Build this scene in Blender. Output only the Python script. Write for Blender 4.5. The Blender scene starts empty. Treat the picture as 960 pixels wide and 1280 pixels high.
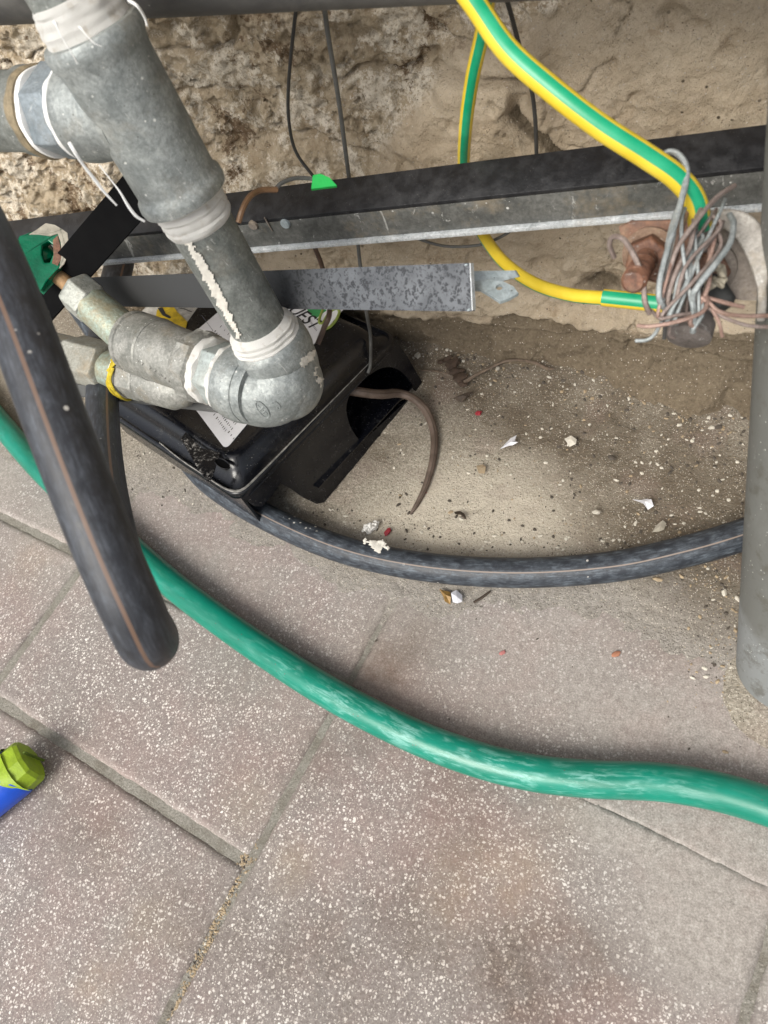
import bpy, bmesh, math, random
import numpy as np
from mathutils import Vector, Matrix, noise as mnoise
from mathutils.bvhtree import BVHTree
from mathutils.geometry import tessellate_polygon

random.seed(7); RNG = np.random.default_rng(7)
S = bpy.context.scene
COL = S.collection

# ------------------------------------------------------------------ camera
F = 960.0; H = 0.65
_n = np.array([.30, .60, 1.0]); _n /= np.linalg.norm(_n)
_ex = np.cross([0, 1, 0], _n); _ex /= np.linalg.norm(_ex); _ey = np.cross(_n, _ex)
_t = math.radians(8)
_ux = math.cos(_t)*_ex + math.sin(_t)*_ey; _uy = np.cross(_n, _ux)
R = np.array([_ux, -_uy, -_n])
CAM = np.array([0, 0, H])
cd = bpy.data.cameras.new('camera'); cam = bpy.data.objects.new('camera', cd); COL.objects.link(cam)
M = Matrix(((R[0][0], -R[0][1], -R[0][2], 0), (R[1][0], -R[1][1], -R[1][2], 0), (R[2][0], -R[2][1], -R[2][2], H), (0, 0, 0, 1)))
cam.matrix_world = M
cd.sensor_fit = 'VERTICAL'; cd.sensor_height = 36; cd.lens = 27
cd.clip_start = .02; cd.clip_end = 200
cd.dof.use_dof = True; cd.dof.focus_distance = .70; cd.dof.aperture_fstop = 11
S.camera = cam

# ------------------------------------------------------------------ light
SUN_EL, SUN_AZ = math.radians(46), math.radians(198)   # from above, in front of the wall, a little to the left
w = bpy.data.worlds.new('World'); S.world = w; w.use_nodes = True
wn = w.node_tree.nodes; wl = w.node_tree.links
sky = wn.new('ShaderNodeTexSky'); sky.sky_type = 'NISHITA'; sky.sun_disc = False
sky.sun_elevation = SUN_EL; sky.sun_rotation = SUN_AZ
sky.air_density = 1.0; sky.dust_density = 4.0; sky.ozone_density = 1.0
hs = wn.new('ShaderNodeHueSaturation'); hs.inputs['Saturation'].default_value = .32
wl.new(sky.outputs[0], hs.inputs['Color'])
wl.new(hs.outputs[0], wn['Background'].inputs[0]); wn['Background'].inputs[1].default_value = .125
sl = bpy.data.lights.new('sun', 'SUN'); sl.energy = 2.0; sl.angle = math.radians(30); sl.color = (1, .955, .86)
sun = bpy.data.objects.new('sun', sl); COL.objects.link(sun)
sd = Vector((math.sin(SUN_AZ)*math.cos(SUN_EL), math.cos(SUN_AZ)*math.cos(SUN_EL), math.sin(SUN_EL)))
sun.rotation_euler = sd.to_track_quat('Z', 'Y').to_euler()
S.view_settings.view_transform = 'Standard'; S.view_settings.look = 'None'
S.view_settings.gamma = 1; S.view_settings.exposure = 0.6; S.view_settings.use_curve_mapping = False
S.render.engine = 'CYCLES'

# ------------------------------------------------------------------ measuring helpers: real positions from the photo's rays
def ray(x, y): return R @ np.array([x-480, y-640, F])
def onz(x, y, z):
    d = ray(x, y); return Vector(CAM + d*(z-H)/d[2])
def ony(x, y, Y):
    d = ray(x, y); return Vector(CAM + d*Y/d[1])
def dep(x, y, D): return Vector(CAM + ray(x, y)*D/F)
def onplane(x, y, p0, nn):
    d = Vector(ray(x, y)); c = Vector(CAM)
    return c + d*((p0-c).dot(nn)/d.dot(nn))
def pxm(px, D): return px*D/F      # size in metres of px pixels at a depth

# ------------------------------------------------------------------ object helpers
def tag(o, label=None, cat=None, group=None, kind=None):
    if label: o['label'] = label
    if cat: o['category'] = cat
    if group: o['group'] = group
    if kind: o['kind'] = kind
    return o
def empty(name, loc, label, cat, group=None):
    o = bpy.data.objects.new(name, None); COL.objects.link(o); o.location = loc
    o.empty_display_size = .02
    return tag(o, label, cat, group)
def root_loc(p):
    l = Vector((0, 0, 0))
    while p is not None:
        l += p.location; p = p.parent
    return l
class MB:
    def __init__(s): s.v = []; s.f = []; s.uv = []
    def add(s, vs, fs, uvs=None):
        k = len(s.v); s.v += [Vector(v) for v in vs]
        for i, f in enumerate(fs):
            s.f.append([a+k for a in f]); s.uv.append(uvs[i] if uvs else [(0, 0)]*len(f))
        return s
    def bvh(s): return BVHTree.FromPolygons([tuple(v) for v in s.v], s.f)
    def build(s, name, mat, parent=None, sharp=35, loc=None, smooth=True):
        if parent is None and loc is None:
            xs = [v.x for v in s.v]; ys = [v.y for v in s.v]; zs = [v.z for v in s.v]
            loc = Vector(((min(xs)+max(xs))/2, (min(ys)+max(ys))/2, min(zs)))
        base = root_loc(parent) if parent else loc
        me = bpy.data.meshes.new(name)
        me.from_pydata([tuple(v-base) for v in s.v], [], s.f)
        ul = me.uv_layers.new(name='UVMap')
        flat = np.array([c for f in s.uv for u in f for c in u], dtype=np.float32)
        ul.data.foreach_set('uv', flat)
        me.materials.append(mat)
        if smooth:
            me.shade_smooth(); me.set_sharp_from_angle(angle=math.radians(sharp))
        o = bpy.data.objects.new(name, me); COL.objects.link(o)
        if parent: o.parent = parent
        else: o.location = loc
        return o
def smooth_path(ctrl, n):
    """Catmull-Rom through control rows (any width), n samples"""
    P = np.array(ctrl, float)
    if len(P) == 2: return P[0]+(P[1]-P[0])*np.linspace(0, 1, n)[:, None]
    Q = np.vstack([2*P[0]-P[1], P, 2*P[-1]-P[-2]])
    seg = np.linalg.norm(np.diff(P[:, :3], axis=0), axis=1)
    cum = np.concatenate([[0], np.cumsum(seg)]); out = []
    for u in np.linspace(0, cum[-1], n):
        i = min(max(np.searchsorted(cum, u)-1, 0), len(P)-2)
        t = (u-cum[i])/max(seg[i], 1e-9)
        a, b, c, d = Q[i:i+4]
        out.append(.5*(2*b+(c-a)*t+(2*a-5*b+4*c-d)*t*t+(3*b-a-3*c+d)*t**3))
    return np.array(out)
def tube(pts, r, n=60, seg=16, ref=None, mb=None, wob=0, cap=True, raw=False, round_end=False):
    """pts: rows (x,y,z) or (x,y,z,r).  u of the UV runs round the tube, 0.5 facing ref (the viewer's side when made)"""
    P = np.array(pts, float) if raw else smooth_path(pts, n)
    n = len(P); mb = mb or MB()
    rad = P[:, 3] if P.shape[1] > 3 else np.full(n, r)
    P = P[:, :3]
    T = np.gradient(P, axis=0); T /= np.linalg.norm(T, axis=1)[:, None]
    L = np.concatenate([[0], np.cumsum(np.linalg.norm(np.diff(P, axis=0), axis=1))])
    if round_end:
        for k in range(n):
            e = min(L[k], L[-1]-L[k])
            if e < rad[k]: rad[k] *= math.sqrt(max(0.02, 1-(1-e/rad[k])**2))
    vs = []; 
    up = None
    for i in range(n):
        rv = np.array(ref if ref is not None else (CAM-P[i]))
        rv = rv-T[i]*(rv@T[i])
        if np.linalg.norm(rv) < 1e-6: rv = up
        rv = rv/np.linalg.norm(rv); up = rv; bv = np.cross(T[i], rv)
        for k in range(seg):
            a = 2*math.pi*(k/seg)+math.pi
            rr = rad[i]*(1+wob*(mnoise.noise(Vector(P[i])*40+Vector((k*1.7, 0, 0)))))
            vs.append(P[i]+rv*rr*math.cos(a)+bv*rr*math.sin(a))
    fs = []; uvs = []
    for i in range(n-1):
        for k in range(seg):
            k2 = (k+1) % seg
            fs.append([i*seg+k, i*seg+k2, (i+1)*seg+k2, (i+1)*seg+k])
            uvs.append([(k/seg, L[i]), ((k+1)/seg, L[i]), ((k+1)/seg, L[i+1]), (k/seg, L[i+1])])
    if cap:
        fs.append(list(range(seg))[::-1]); uvs.append([(0, 0)]*seg)
        fs.append([(n-1)*seg+k for k in range(seg)]); uvs.append([(0, 0)]*seg)
    return mb.add(vs, fs, uvs)
def lathe(A, B, prof, seg=40, mb=None, wob=0, wf=60, ang0=0, caps=True):
    """prof: (distance from A along AB in metres, radius)"""
    A = Vector(A); ax = (Vector(B)-A).normalized()
    u = ax.orthogonal().normalized(); rv = Vector(CAM)-A; rv -= ax*rv.dot(ax)
    if rv.length > 1e-4: u = rv.normalized()
    v = ax.cross(u); mb = mb or MB(); vs = []; fs = []; uvs = []
    for (d, r) in prof:
        for k in range(seg):
            a = 2*math.pi*k/seg+math.pi+ang0
            p = A+ax*d+(u*math.cos(a)+v*math.sin(a))*r
            if wob: p += (p-A-ax*d).normalized()*wob*mnoise.noise(p*wf)
            vs.append(p)
    n = len(prof)
    for i in range(n-1):
        for k in range(seg):
            k2 = (k+1) % seg
            fs.append([i*seg+k, i*seg+k2, (i+1)*seg+k2, (i+1)*seg+k])
            uvs.append([(k/seg, prof[i][0]), ((k+1)/seg, prof[i][0]), ((k+1)/seg, prof[i+1][0]), (k/seg, prof[i+1][0])])
    if caps:
        fs.append(list(range(seg))[::-1]); uvs.append([(0, 0)]*seg)
        fs.append([(n-1)*seg+k for k in range(seg)]); uvs.append([(0, 0)]*seg)
    return mb.add(vs, fs, uvs)
def plate(outer, holes, nn, th, mb=None, rough=0):
    """planar polygon with holes, thickened by th against nn"""
    mb = mb or MB(); nn = Vector(nn).normalized()
    loops = [[Vector(p) for p in outer]]+[[Vector(p) for p in h] for h in holes]
    flat = [p for l in loops for p in l]; k = len(flat)
    o = Vector(flat[0]); a = nn.orthogonal().normalized(); b = nn.cross(a)
    l2 = [[Vector(((p-o).dot(a), (p-o).dot(b), 0)) for p in l] for l in loops]
    tri = [list(t) for t in tessellate_polygon(l2)]
    tri = [t if (flat[t[1]]-flat[t[0]]).cross(flat[t[2]]-flat[t[0]]).dot(nn) > 0 else t[::-1] for t in tri]
    vs = flat+[p-nn*th for p in flat]
    fs = tri+[[i+k for i in t[::-1]] for t in tri]
    s = 0
    for l in loops:
        m = len(l)
        for i in range(m):
            fs.append([s+i, s+i+k, s+(i+1) % m+k, s+(i+1) % m])
        s += m
    return mb.add(vs, fs)
def box3(o, a, b, c, mb=None):
    """parallelepiped from corner o with edge vectors a, b, c"""
    mb = mb or MB(); o, a, b, c = Vector(o), Vector(a), Vector(b), Vector(c)
    vs = [o, o+a, o+a+b, o+b, o+c, o+a+c, o+a+b+c, o+b+c]
    fs = [[0, 3, 2, 1], [4, 5, 6, 7], [0, 1, 5, 4], [1, 2, 6, 5], [2, 3, 7, 6], [3, 0, 4, 7]]
    if a.cross(b).dot(c) < 0: fs = [f[::-1] for f in fs]
    return mb.add(vs, fs)
def bevel(o, w, seg=2):
    bm = bmesh.new(); bm.from_mesh(o.data)
    ed = [e for e in bm.edges if len(e.link_faces) == 2 and e.calc_face_angle(0) > .5]
    bmesh.ops.bevel(bm, geom=ed, offset=w, segments=seg, profile=.6, affect='EDGES', clamp_overlap=True)
    bm.to_mesh(o.data); bm.free()
    o.data.shade_smooth(); o.data.set_sharp_from_angle(angle=math.radians(40))
    return o
def stone(c, r, sq=.6, sub=1, rough=.35, seed=0, mb=None):
    mb = mb or MB(); bm = bmesh.new(); bmesh.ops.create_icosphere(bm, subdivisions=sub, radius=1)
    q = Vector((seed*3.1, seed*1.7, seed*.9)); rot = Matrix.Rotation(seed*2.4, 3, 'Z')
    e = Vector((1+.4*math.sin(seed*5), 1-.3*math.sin(seed*5), sq))
    vs = []
    for v in bm.verts:
        p = v.co*(1+rough*mnoise.noise(v.co*1.6+q)); p = rot @ Vector((p.x*e.x, p.y*e.y, p.z*e.z))
        vs.append(Vector(c)+p*r)
    fs = [[x.index for x in f.verts] for f in bm.faces]; bm.free()
    return mb.add(vs, fs)

# ------------------------------------------------------------------ materials
class N:
    def __init__(s, name):
        s.m = bpy.data.materials.new(name); s.m.use_nodes = True; s.nt = s.m.node_tree
        s.b = s.nt.nodes['Principled BSDF']; s.tc = s.nt.nodes.new('ShaderNodeTexCoord')
        s.geo = s.nt.nodes.new('ShaderNodeNewGeometry')
    def node(s, t, **k):
        n = s.nt.nodes.new(t)
        for a, v in k.items(): setattr(n, a, v)
        return n
    def put(s, sock, v):
        if isinstance(v, bpy.types.NodeSocket): s.nt.links.new(v, sock)
        elif isinstance(v, (tuple, list)) and len(v) == 3 and sock.type == 'RGBA': sock.default_value = (*v, 1)
        else: sock.default_value = v
    @property
    def obj(s): return s.tc.outputs['Object']
    @property
    def pos(s): return s.geo.outputs['Position']
    @property
    def uv(s): return s.tc.outputs['UV']
    def scale(s, v, k):
        n = s.node('ShaderNodeMapping'); s.put(n.inputs[0], v); n.inputs['Scale'].default_value = k; return n.outputs[0]
    def noise(s, scale, detail=3, rough=.55, vec=None, dist=0, out=0):
        n = s.node('ShaderNodeTexNoise'); s.put(n.inputs['Vector'], vec if vec is not None else s.obj)
        n.inputs['Scale'].default_value = scale; n.inputs['Detail'].default_value = detail
        n.inputs['Roughness'].default_value = rough; n.inputs['Distortion'].default_value = dist
        return n.outputs[out]
    def voro(s, scale, vec=None, feature='F1', rnd=1):
        n = s.node('ShaderNodeTexVoronoi'); n.feature = feature; s.put(n.inputs['Vector'], vec if vec is not None else s.obj)
        n.inputs['Scale'].default_value = scale; n.inputs['Randomness'].default_value = rnd
        return n
    def step(s, v, a, b, lo=0, hi=1):
        n = s.node('ShaderNodeMapRange'); n.clamp = True; s.put(n.inputs[0], v)
        for i, x in enumerate((a, b, lo, hi)): s.put(n.inputs[i+1], x)
        return n.outputs[0]
    def math(s, op, a, b=0):
        n = s.node('ShaderNodeMath', operation=op); s.put(n.inputs[0], a); s.put(n.inputs[1], b); return n.outputs[0]
    def mix(s, f, a, b, mode='MIX'):
        n = s.node('ShaderNodeMix', data_type='RGBA', blend_type=mode); s.put(n.inputs[0], f)
        s.put(n.inputs[6], a); s.put(n.inputs[7], b); return n.outputs[2]
    def attr(s, name):
        n = s.node('ShaderNodeAttribute'); n.attribute_name = name
        return n
    def sep(s, v):
        n = s.node('ShaderNodeSeparateXYZ'); s.put(n.inputs[0], v); return n.outputs
    def bump(s, h, strength=.5, dist=.001, prev=None):
        n = s.node('ShaderNodeBump'); s.put(n.inputs['Height'], h)
        n.inputs['Strength'].default_value = strength; n.inputs['Distance'].default_value = dist
        if prev is not None: s.put(n.inputs['Normal'], prev)
        return n.outputs[0]
    def done(s, color, rough=.6, metal=0, normal=None, spec=.5):
        s.put(s.b.inputs['Base Color'], color); s.put(s.b.inputs['Roughness'], rough)
        s.put(s.b.inputs['Metallic'], metal); s.b.inputs['Specular IOR Level'].default_value = spec
        if normal is not None: s.put(s.b.inputs['Normal'], normal)
        return s.m
def plain(name, c, rough=.6, metal=0, var=.25, sc=60, bumpd=.0004, dust=0, dustc=(.35, .32, .28)):
    n = N(name); a = n.noise(sc, 5, .6); c2 = tuple(x*(1-var) for x in c)
    col = n.mix(n.step(a, .35, .65), c2, c)
    if dust:
        d = n.math('MULTIPLY', n.step(n.noise(sc*.5, 6, .7), .45, .7), dust)
        col = n.mix(d, col, dustc)
        sp = n.voro(sc*5); d2 = n.math('MULTIPLY', n.step(sp.outputs['Distance'], .10, .06), n.step(n.noise(sc*.8, 2), .5, .56))
        col = n.mix(n.math('MULTIPLY', d2, min(1, dust*2)), col, (.6, .57, .52))
    return n.done(col, n.step(a, .3, .7, rough*.85, min(1, rough*1.15)), metal, n.bump(n.noise(sc*6, 4), .5, bumpd))

# galvanised malleable iron: matt blue-grey, blotchy, with white spatter
def galv(name, c1, c2, rough=.5, metal=.55, spatter=.6, sc=70, brown=0):
    n = N(name)
    a = n.noise(sc, 7, .72); b = n.noise(sc*.25, 4, .6); f = n.noise(sc*5, 4, .7)
    col = n.mix(n.step(a, .36, .64), c1, c2)
    col = n.mix(n.step(b, .42, .66, 0, .35), col, tuple(x*1.15 for x in c2))
    col = n.mix(n.step(f, .40, .60, 0, .5), col, tuple(x*.55 for x in c1)); cell = n.voro(sc*1.6, n.mix(.01, n.obj, n.noise(sc*2, 3, .6, None, 0, 1), 'ADD')); col = n.mix(n.math('MULTIPLY', n.sep(cell.outputs['Color'])[0], .14), col, tuple(x*1.3 for x in c2))
    col = n.mix(n.step(n.noise(sc*.7, 6, .75), .54, .66, 0, .45), col, tuple(x*.66 for x in c1))
    br = max(brown, .22)
    col = n.mix(n.math('MULTIPLY', n.step(n.noise(sc*.4, 6, .72), .53, .68), br), col, (.27, .215, .14))
    sp = n.voro(sc*4.2); r = n.sep(sp.outputs['Color'])
    m = n.math('MULTIPLY', n.step(n.math('SUBTRACT', sp.outputs['Distance'], n.math('MULTIPLY', r[0], .26)), .03, -.04), n.math('MULTIPLY', n.step(n.noise(sc*.9, 3), .48, .58), n.step(r[1], .45, .5)))
    pit = n.math('MULTIPLY', n.step(n.math('SUBTRACT', sp.outputs['Distance'], n.math('MULTIPLY', r[2], .16)), .03, -.03), n.step(r[1], .16, .12))
    scr = n.math('MAXIMUM', n.step(n.noise(sc*1.2, 6, .8, n.scale(n.obj, (1, 4.5, .4)), .8), .615, .65), n.step(n.noise(sc*1.5, 7, .85, n.scale(n.obj, (3, .5, 2)), .5), .64, .67))
    m2 = n.math('MULTIPLY', n.math('MAXIMUM', m, n.math('MULTIPLY', scr, .6)), spatter)
    col = n.mix(m2, col, (.68, .68, .65))
    col = n.mix(n.math('MULTIPLY', pit, .7), col, (.06, .06, .055))
    nb = n.bump(f, .5, .0008); nb = n.bump(n.noise(sc*1.2, 4, .6), .4, .0016, nb)
    return n.done(col, n.step(a, .3, .7, rough-.06, rough+.2), n.math('SUBTRACT', metal, n.math('MULTIPLY', m2, metal)), nb)
M_GALV = galv('galvanised_fitting', (.20, .222, .222), (.355, .378, .37), .42, .35, .85)
M_GPIPE = galv('galvanised_pipe', (.145, .16, .15), (.265, .28, .265), .42, .35, .65, 80)
M_CASTZ = galv('cast_valve_body', (.20, .205, .185), (.35, .345, .32), .45, .3, .95, 80, .45)
M_BRASSY = galv('tarnished_brass', (.30, .25, .15), (.31, .40, .36), .42, .35, .6, 80, .8)
M_RUSTROD = plain('rusty_stem', (.36, .22, .11), .6, .3, .5, 120)
M_PAINT_G = plain('green_enamel', (.0, .13, .062), .14, 0, .35, 90)
M_FLAKE = plain('flaked_paint', (.44, .41, .34), .9, 0, .4, 120, .001)
def tape_mat():
    n = N('thread_tape'); a = n.noise(70, 5, .7, n.scale(n.uv, (14, 1400, 1)), .3)
    a2 = n.noise(120, 4, .6)
    col = n.mix(n.step(a, .35, .62), (.60, .58, .53), (.86, .86, .84)); col = n.mix(n.step(a2, .55, .72, 0, .6), col, (.42, .36, .27))
    return n.done(col, .45, 0, n.bump(a, .8, .0010))
M_TAPE = tape_mat()
M_TAPEW = plain('clean_tape', (.80, .80, .79), .5, 0, .12, 90)
M_PLASTERBIT = plain('white_plaster_spill', (.72, .69, .62), .9, 0, .2, 150, .001)
M_BLACKSTEEL = plain('black_painted_steel', (.008, .0085, .011), .42, 0, .4, 110, .0004, .14, (.13, .13, .13))
M_STRAP = plain('matt_black_strap', (.0025, .0025, .003), .85, 0, .3, 50, .0002); M_STRAP.node_tree.nodes['Principled BSDF'].inputs['Specular IOR Level'].default_value = .12
M_DARKBAR = plain('dark_steel', (.045, .047, .047), .55, .2, .35, 60, .0003, .2, (.16, .16, .15))
def plastic_black():
    n = N('black_plastic'); a = n.noise(14, 5, .7); f = n.noise(130, 6, .75)
    d = n.math('MULTIPLY', n.step(a, .48, .66), n.step(f, .45, .62))
    col = n.mix(n.math('MULTIPLY', d, .07), (.0030, .0036, .006), (.28, .27, .25))
    sp = n.voro(420); m = n.math('MULTIPLY', n.step(sp.outputs['Distance'], .13, .07), n.step(n.noise(60, 2), .56, .62))
    col = n.mix(m, col, (.4, .39, .36))
    return n.done(col, n.step(f, .35, .65, .15, .30), 0, n.bump(n.noise(900, 2), .2, .0002), .55)
M_BOX = plastic_black()
M_BOXDUST = N('dusty_black_plastic')
def _bd():
    n = M_BOXDUST; f = n.noise(260, 7, .85); a = n.noise(55, 4, .7)
    col = n.mix(n.math('MULTIPLY', n.step(f, .52, .58), n.step(a, .45, .62)), (.003, .0036, .006), (.46, .44, .41))
    return n.done(col, .22, 0, n.bump(f, .3, .0004))
M_BOXDUST = _bd()
M_LIPPALE = plain('pale_lip', (.30, .29, .27), .6, 0, .6, 200)
def hose_mat(name, base, stripe, u0, uw, dust=.5, scr=(.30, .33, .36), sc=1):
    n = N(name); uu = n.sep(n.uv)
    st = n.step(n.math('ABSOLUTE', n.math('SUBTRACT', uu[0], u0)), uw, uw*.7)
    v = n.scale(n.uv, (3, 22*sc, 1))
    a = n.noise(4, 6, .7, v, .3); long = n.noise(6, 7, .75, n.scale(n.uv, (9, 11, 1)), .2)
    col = n.mix(n.math('MULTIPLY', n.math('MULTIPLY', n.step(a, .40, .62), n.step(long, .40, .60)), dust), base, scr)
    col = n.mix(n.math('MULTIPLY', st, .75), col, stripe)
    sp = n.voro(120); m = n.math('MULTIPLY', n.step(sp.outputs['Distance'], .17, .12), n.step(n.noise(33, 2), .60, .64))
    col = n.mix(m, col, (.62, .60, .56))
    return n.done(col, n.step(a, .3, .7, .40, .62), 0, n.bump(long, .3, .0005))
M_PE_NEAR = hose_mat('black_pipe_orange_line', (.020, .022, .028), (.17, .10, .065), .545, .013, .38, (.15, .17, .205))
M_PE_FLOOR = hose_mat('black_pipe_dusty', (.020, .024, .032), (.27, .21, .17), .50, .008, .5, (.20, .24, .28))
def hose_green():
    n = N('green_hose'); a = n.noise(3.2, 7, .75, n.scale(n.uv, (7, 13, 1)), .5); b = n.noise(5, 3, .5, n.scale(n.uv, (1.5, 8, 1)))
    uu = n.sep(n.uv); top = n.step(n.math('ABSOLUTE', n.math('SUBTRACT', uu[0], .52)), .24, .04)
    px = n.sep(n.pos)[0]
    worn = n.math('MULTIPLY', n.step(px, -.36, -.22, .12, 1), n.step(px, .07, -.05, .15, 1))
    d = n.math('MULTIPLY', n.math('MULTIPLY', n.step(a, .47, .60), n.step(b, .40, .55)), n.math('MULTIPLY', top, worn))
    long = n.noise(7, 6, .75, n.scale(n.uv, (46, 8, 1)), .6)
    d = n.math('MAXIMUM', n.math('MULTIPLY', d, .48), n.math('MULTIPLY', n.step(long, .62, .68), n.math('MULTIPLY', worn, .5)))
    col = n.mix(n.step(n.noise(2, 4, .6, n.scale(n.uv, (3, 9, 1))), .4, .65), (.0, .155, .10), (.0, .205, .14))
    col = n.mix(n.math('MULTIPLY', n.step(a, .36, .62), n.math('MULTIPLY', worn, .15)), col, (.02, .30, .23))
    col = n.mix(d, col, (.34, .64, .59))
    sp = n.voro(230); m = n.math('MULTIPLY', n.step(sp.outputs['Distance'], .14, .09), n.step(n.noise(50, 2), .57, .6))
    col = n.mix(m, col, (.10, .09, .07))
    return n.done(col, n.step(d, 0, 1, .30, .6), 0, n.bump(a, .3, .0006))
M_HOSE = hose_green()
def earth_mat(name, g0, gw):
    n = N(name); uu = n.sep(n.uv)
    st = n.step(n.math('ABSOLUTE', n.math('SUBTRACT', uu[0], g0)), gw+.008, gw-.008)
    a = n.noise(40, 4)
    col = n.mix(st, n.mix(n.step(a, .4, .7), (.62, .45, .025), (.70, .53, .05)), n.mix(n.step(a, .4, .7), (.0, .26, .12), (.02, .33, .17)))
    return n.done(col, .36, 0, n.bump(n.noise(300, 2), .15, .0002))
M_EARTH1 = earth_mat('earth_cable_sheath', .455, .085)
M_EARTH2 = earth_mat('thin_earth_cable_sheath', .50, .10)
M_EARTH3 = earth_mat('bent_earth_cable_sheath', .77, .10)
def mottled():
    n = N('mottled_zinc_bar'); x = n.sep(n.obj)[0]
    v = n.voro(270, n.mix(.02, n.obj, n.noise(90, 3, .6, None, 0, 1), 'ADD')); f = n.noise(190, 5, .75)
    spots = n.math('MULTIPLY', n.step(v.outputs['Distance'], .58, .34), n.step(f, .40, .50))
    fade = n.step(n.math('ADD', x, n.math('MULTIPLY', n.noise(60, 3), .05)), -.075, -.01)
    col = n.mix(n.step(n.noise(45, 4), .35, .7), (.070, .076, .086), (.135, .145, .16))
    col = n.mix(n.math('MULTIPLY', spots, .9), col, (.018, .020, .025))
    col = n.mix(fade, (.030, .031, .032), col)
    return n.done(col, .5, .15, n.bump(f, .3, .0004))
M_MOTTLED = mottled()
M_LUG = galv('zinc_lug', (.36, .43, .46), (.50, .57, .60), .36, .5, .3, 60)
M_WEB = galv('angle_iron_web', (.075, .078, .074), (.16, .16, .15), .45, .3, .7, 55, .5)
M_EDGE = galv('bright_zinc_edge', (.42, .45, .47), (.68, .71, .73), .28, .25, .9, 120)
M_TOPPIPE = plain('grey_pipe', (.085, .083, .08), .55, 0, .25, 30, .0004, .2)
def pole_mat():
    n = N('grey_pole'); z = n.sep(n.obj)[2]; x = n.sep(n.obj)[0]
    h = n.math('ADD', z, n.math('MULTIPLY', n.noise(25, 3), .035))
    col = n.mix(n.step(h, .085, .098), (.19, .20, .20), (.115, .117, .108))
    col = n.mix(n.step(n.noise(40, 5, .7, n.scale(n.obj, (1, 1, .4))), .5, .72, 0, .5), col, (.16, .165, .155))
    sp = n.voro(300); m = n.math('MULTIPLY', n.step(sp.outputs['Distance'], .16, .10), n.step(n.noise(50, 2), .52, .58)); sc_ = n.step(n.noise(30, 6, .8, n.scale(n.obj, (1, 1, .25))), .60, .66, 0, .5); col = n.mix(sc_, col, (.30, .30, .28)); col = n.mix(n.step(n.noise(60, 6, .75), .54, .64, 0, .6), col, (.075, .07, .055))
    return n.done(n.mix(m, col, (.5, .5, .46)), .55, 0, n.bump(n.noise(200, 4), .3, .0005))
M_POLE = pole_mat()
M_RUST = galv('rusty_iron', (.075, .036, .024), (.23, .12, .075), .6, .1, .5, 60, .5)
M_RUST2 = galv('orange_rust', (.065, .028, .018), (.26, .12, .07), .5, .1, .6, 70, .4)
M_RUSTGREY = galv('greyed_iron', (.15, .125, .105), (.24, .21, .185), .6, .2, .5, 90, .4)
M_WIREGREY = galv('oxidised_wire', (.22, .245, .245), (.34, .365, .37), .45, .4, .2, 150)
M_WIRECU = galv('copper_strand', (.27, .165, .13), (.36, .25, .21), .4, .4, .2, 150)
M_WIREBROWN = galv('brown_wire', (.20, .15, .13), (.28, .23, .21), .5, .3, .1, 150)
M_DARKWIRE = plain('dark_wire', (.05, .048, .045), .6, .2, .3, 200)
M_GREYWIRE = plain('grey_wire', (.12, .12, .115), .55, .2, .3, 200)
M_CUWIRE = plain('brown_insulated_wire', (.20, .11, .055), .5, 0, .3, 200)
M_DKBROWN = plain('dark_brown_wire', (.07, .04, .028), .5, 0, .3, 200)
M_TAGGREEN = plain('green_plastic', (.01, .40, .07), .45, 0, .15, 90)
M_PAPER = plain('paper_label', (.74, .74, .77), .65, 0, .10, 60, .0002)
M_INK = plain('black_ink', (.015, .015, .017), .6, 0, .1)
M_INKGREY = plain('grey_ink', (.16, .16, .19), .6, 0, .1)
M_PRINTGREEN = plain('green_print', (.05, .30, .10), .5, 0, .2)
M_PRINTLIME = plain('lime_print', (.27, .34, .07), .5, 0, .2)
M_YELLOWPRINT = plain('yellow_print', (.62, .43, .02), .5, 0, .45, 130)
def tail_mat():
    n = N('rat_tail_skin'); rings = n.math('SINE', n.math('MULTIPLY', n.sep(n.uv)[1], 3800)); a = n.noise(70, 5)
    col = n.mix(n.step(a, .35, .7), (.085, .06, .045), (.175, .13, .105))
    ln = n.step(n.math('ABSOLUTE', n.math('SUBTRACT', n.sep(n.uv)[0], n.math('ADD', .44, n.math('MULTIPLY', n.noise(20, 2), .05)))), .022, .008); col = n.mix(n.math('MULTIPLY', ln, .75), col, (.045, .03, .022))
    return n.done(col, .55, 0, n.bump(n.math('ADD', n.math('MULTIPLY', rings, .4), n.noise(500, 3)), .5, .0005))
M_TAIL = tail_mat()
M_BLUE = plain('blue_handle', (.005, .085, .62), .38, 0, .2, 50, .0003)
M_LIME = plain('lime_handle', (.30, .44, .015), .5, 0, .3, 90, .0006)
M_LIMEDK = plain('dark_lime_split', (.10, .16, .01), .6, 0, .3, 90)
M_REDBIT = plain('red_flake', (.36, .03, .045), .6, 0, .3, 300)
M_SCRAP = plain('white_scrap', (.68, .68, .72), .6, 0, .15, 300)
M_LEAF = plain('amber_leaf', (.32, .19, .055), .5, 0, .5, 200)
M_BROWNBIT = plain('brown_bit', (.07, .05, .035), .8, 0, .4, 300)
M_TWIG = plain('grey_brown_root', (.17, .125, .09), .8, 0, .5, 200, .0006)
M_CHIPW = plain('pale_chip', (.60, .56, .48), .85, 0, .25, 300)
M_CHIPB = plain('buff_chip', (.40, .31, .20), .85, 0, .35, 300)
M_CHIPD = plain('dark_chip', (.09, .075, .06), .85, 0, .35, 300)
M_CHIPT = plain('terracotta_chip', (.38, .17, .10), .85, 0, .2, 300)

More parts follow.
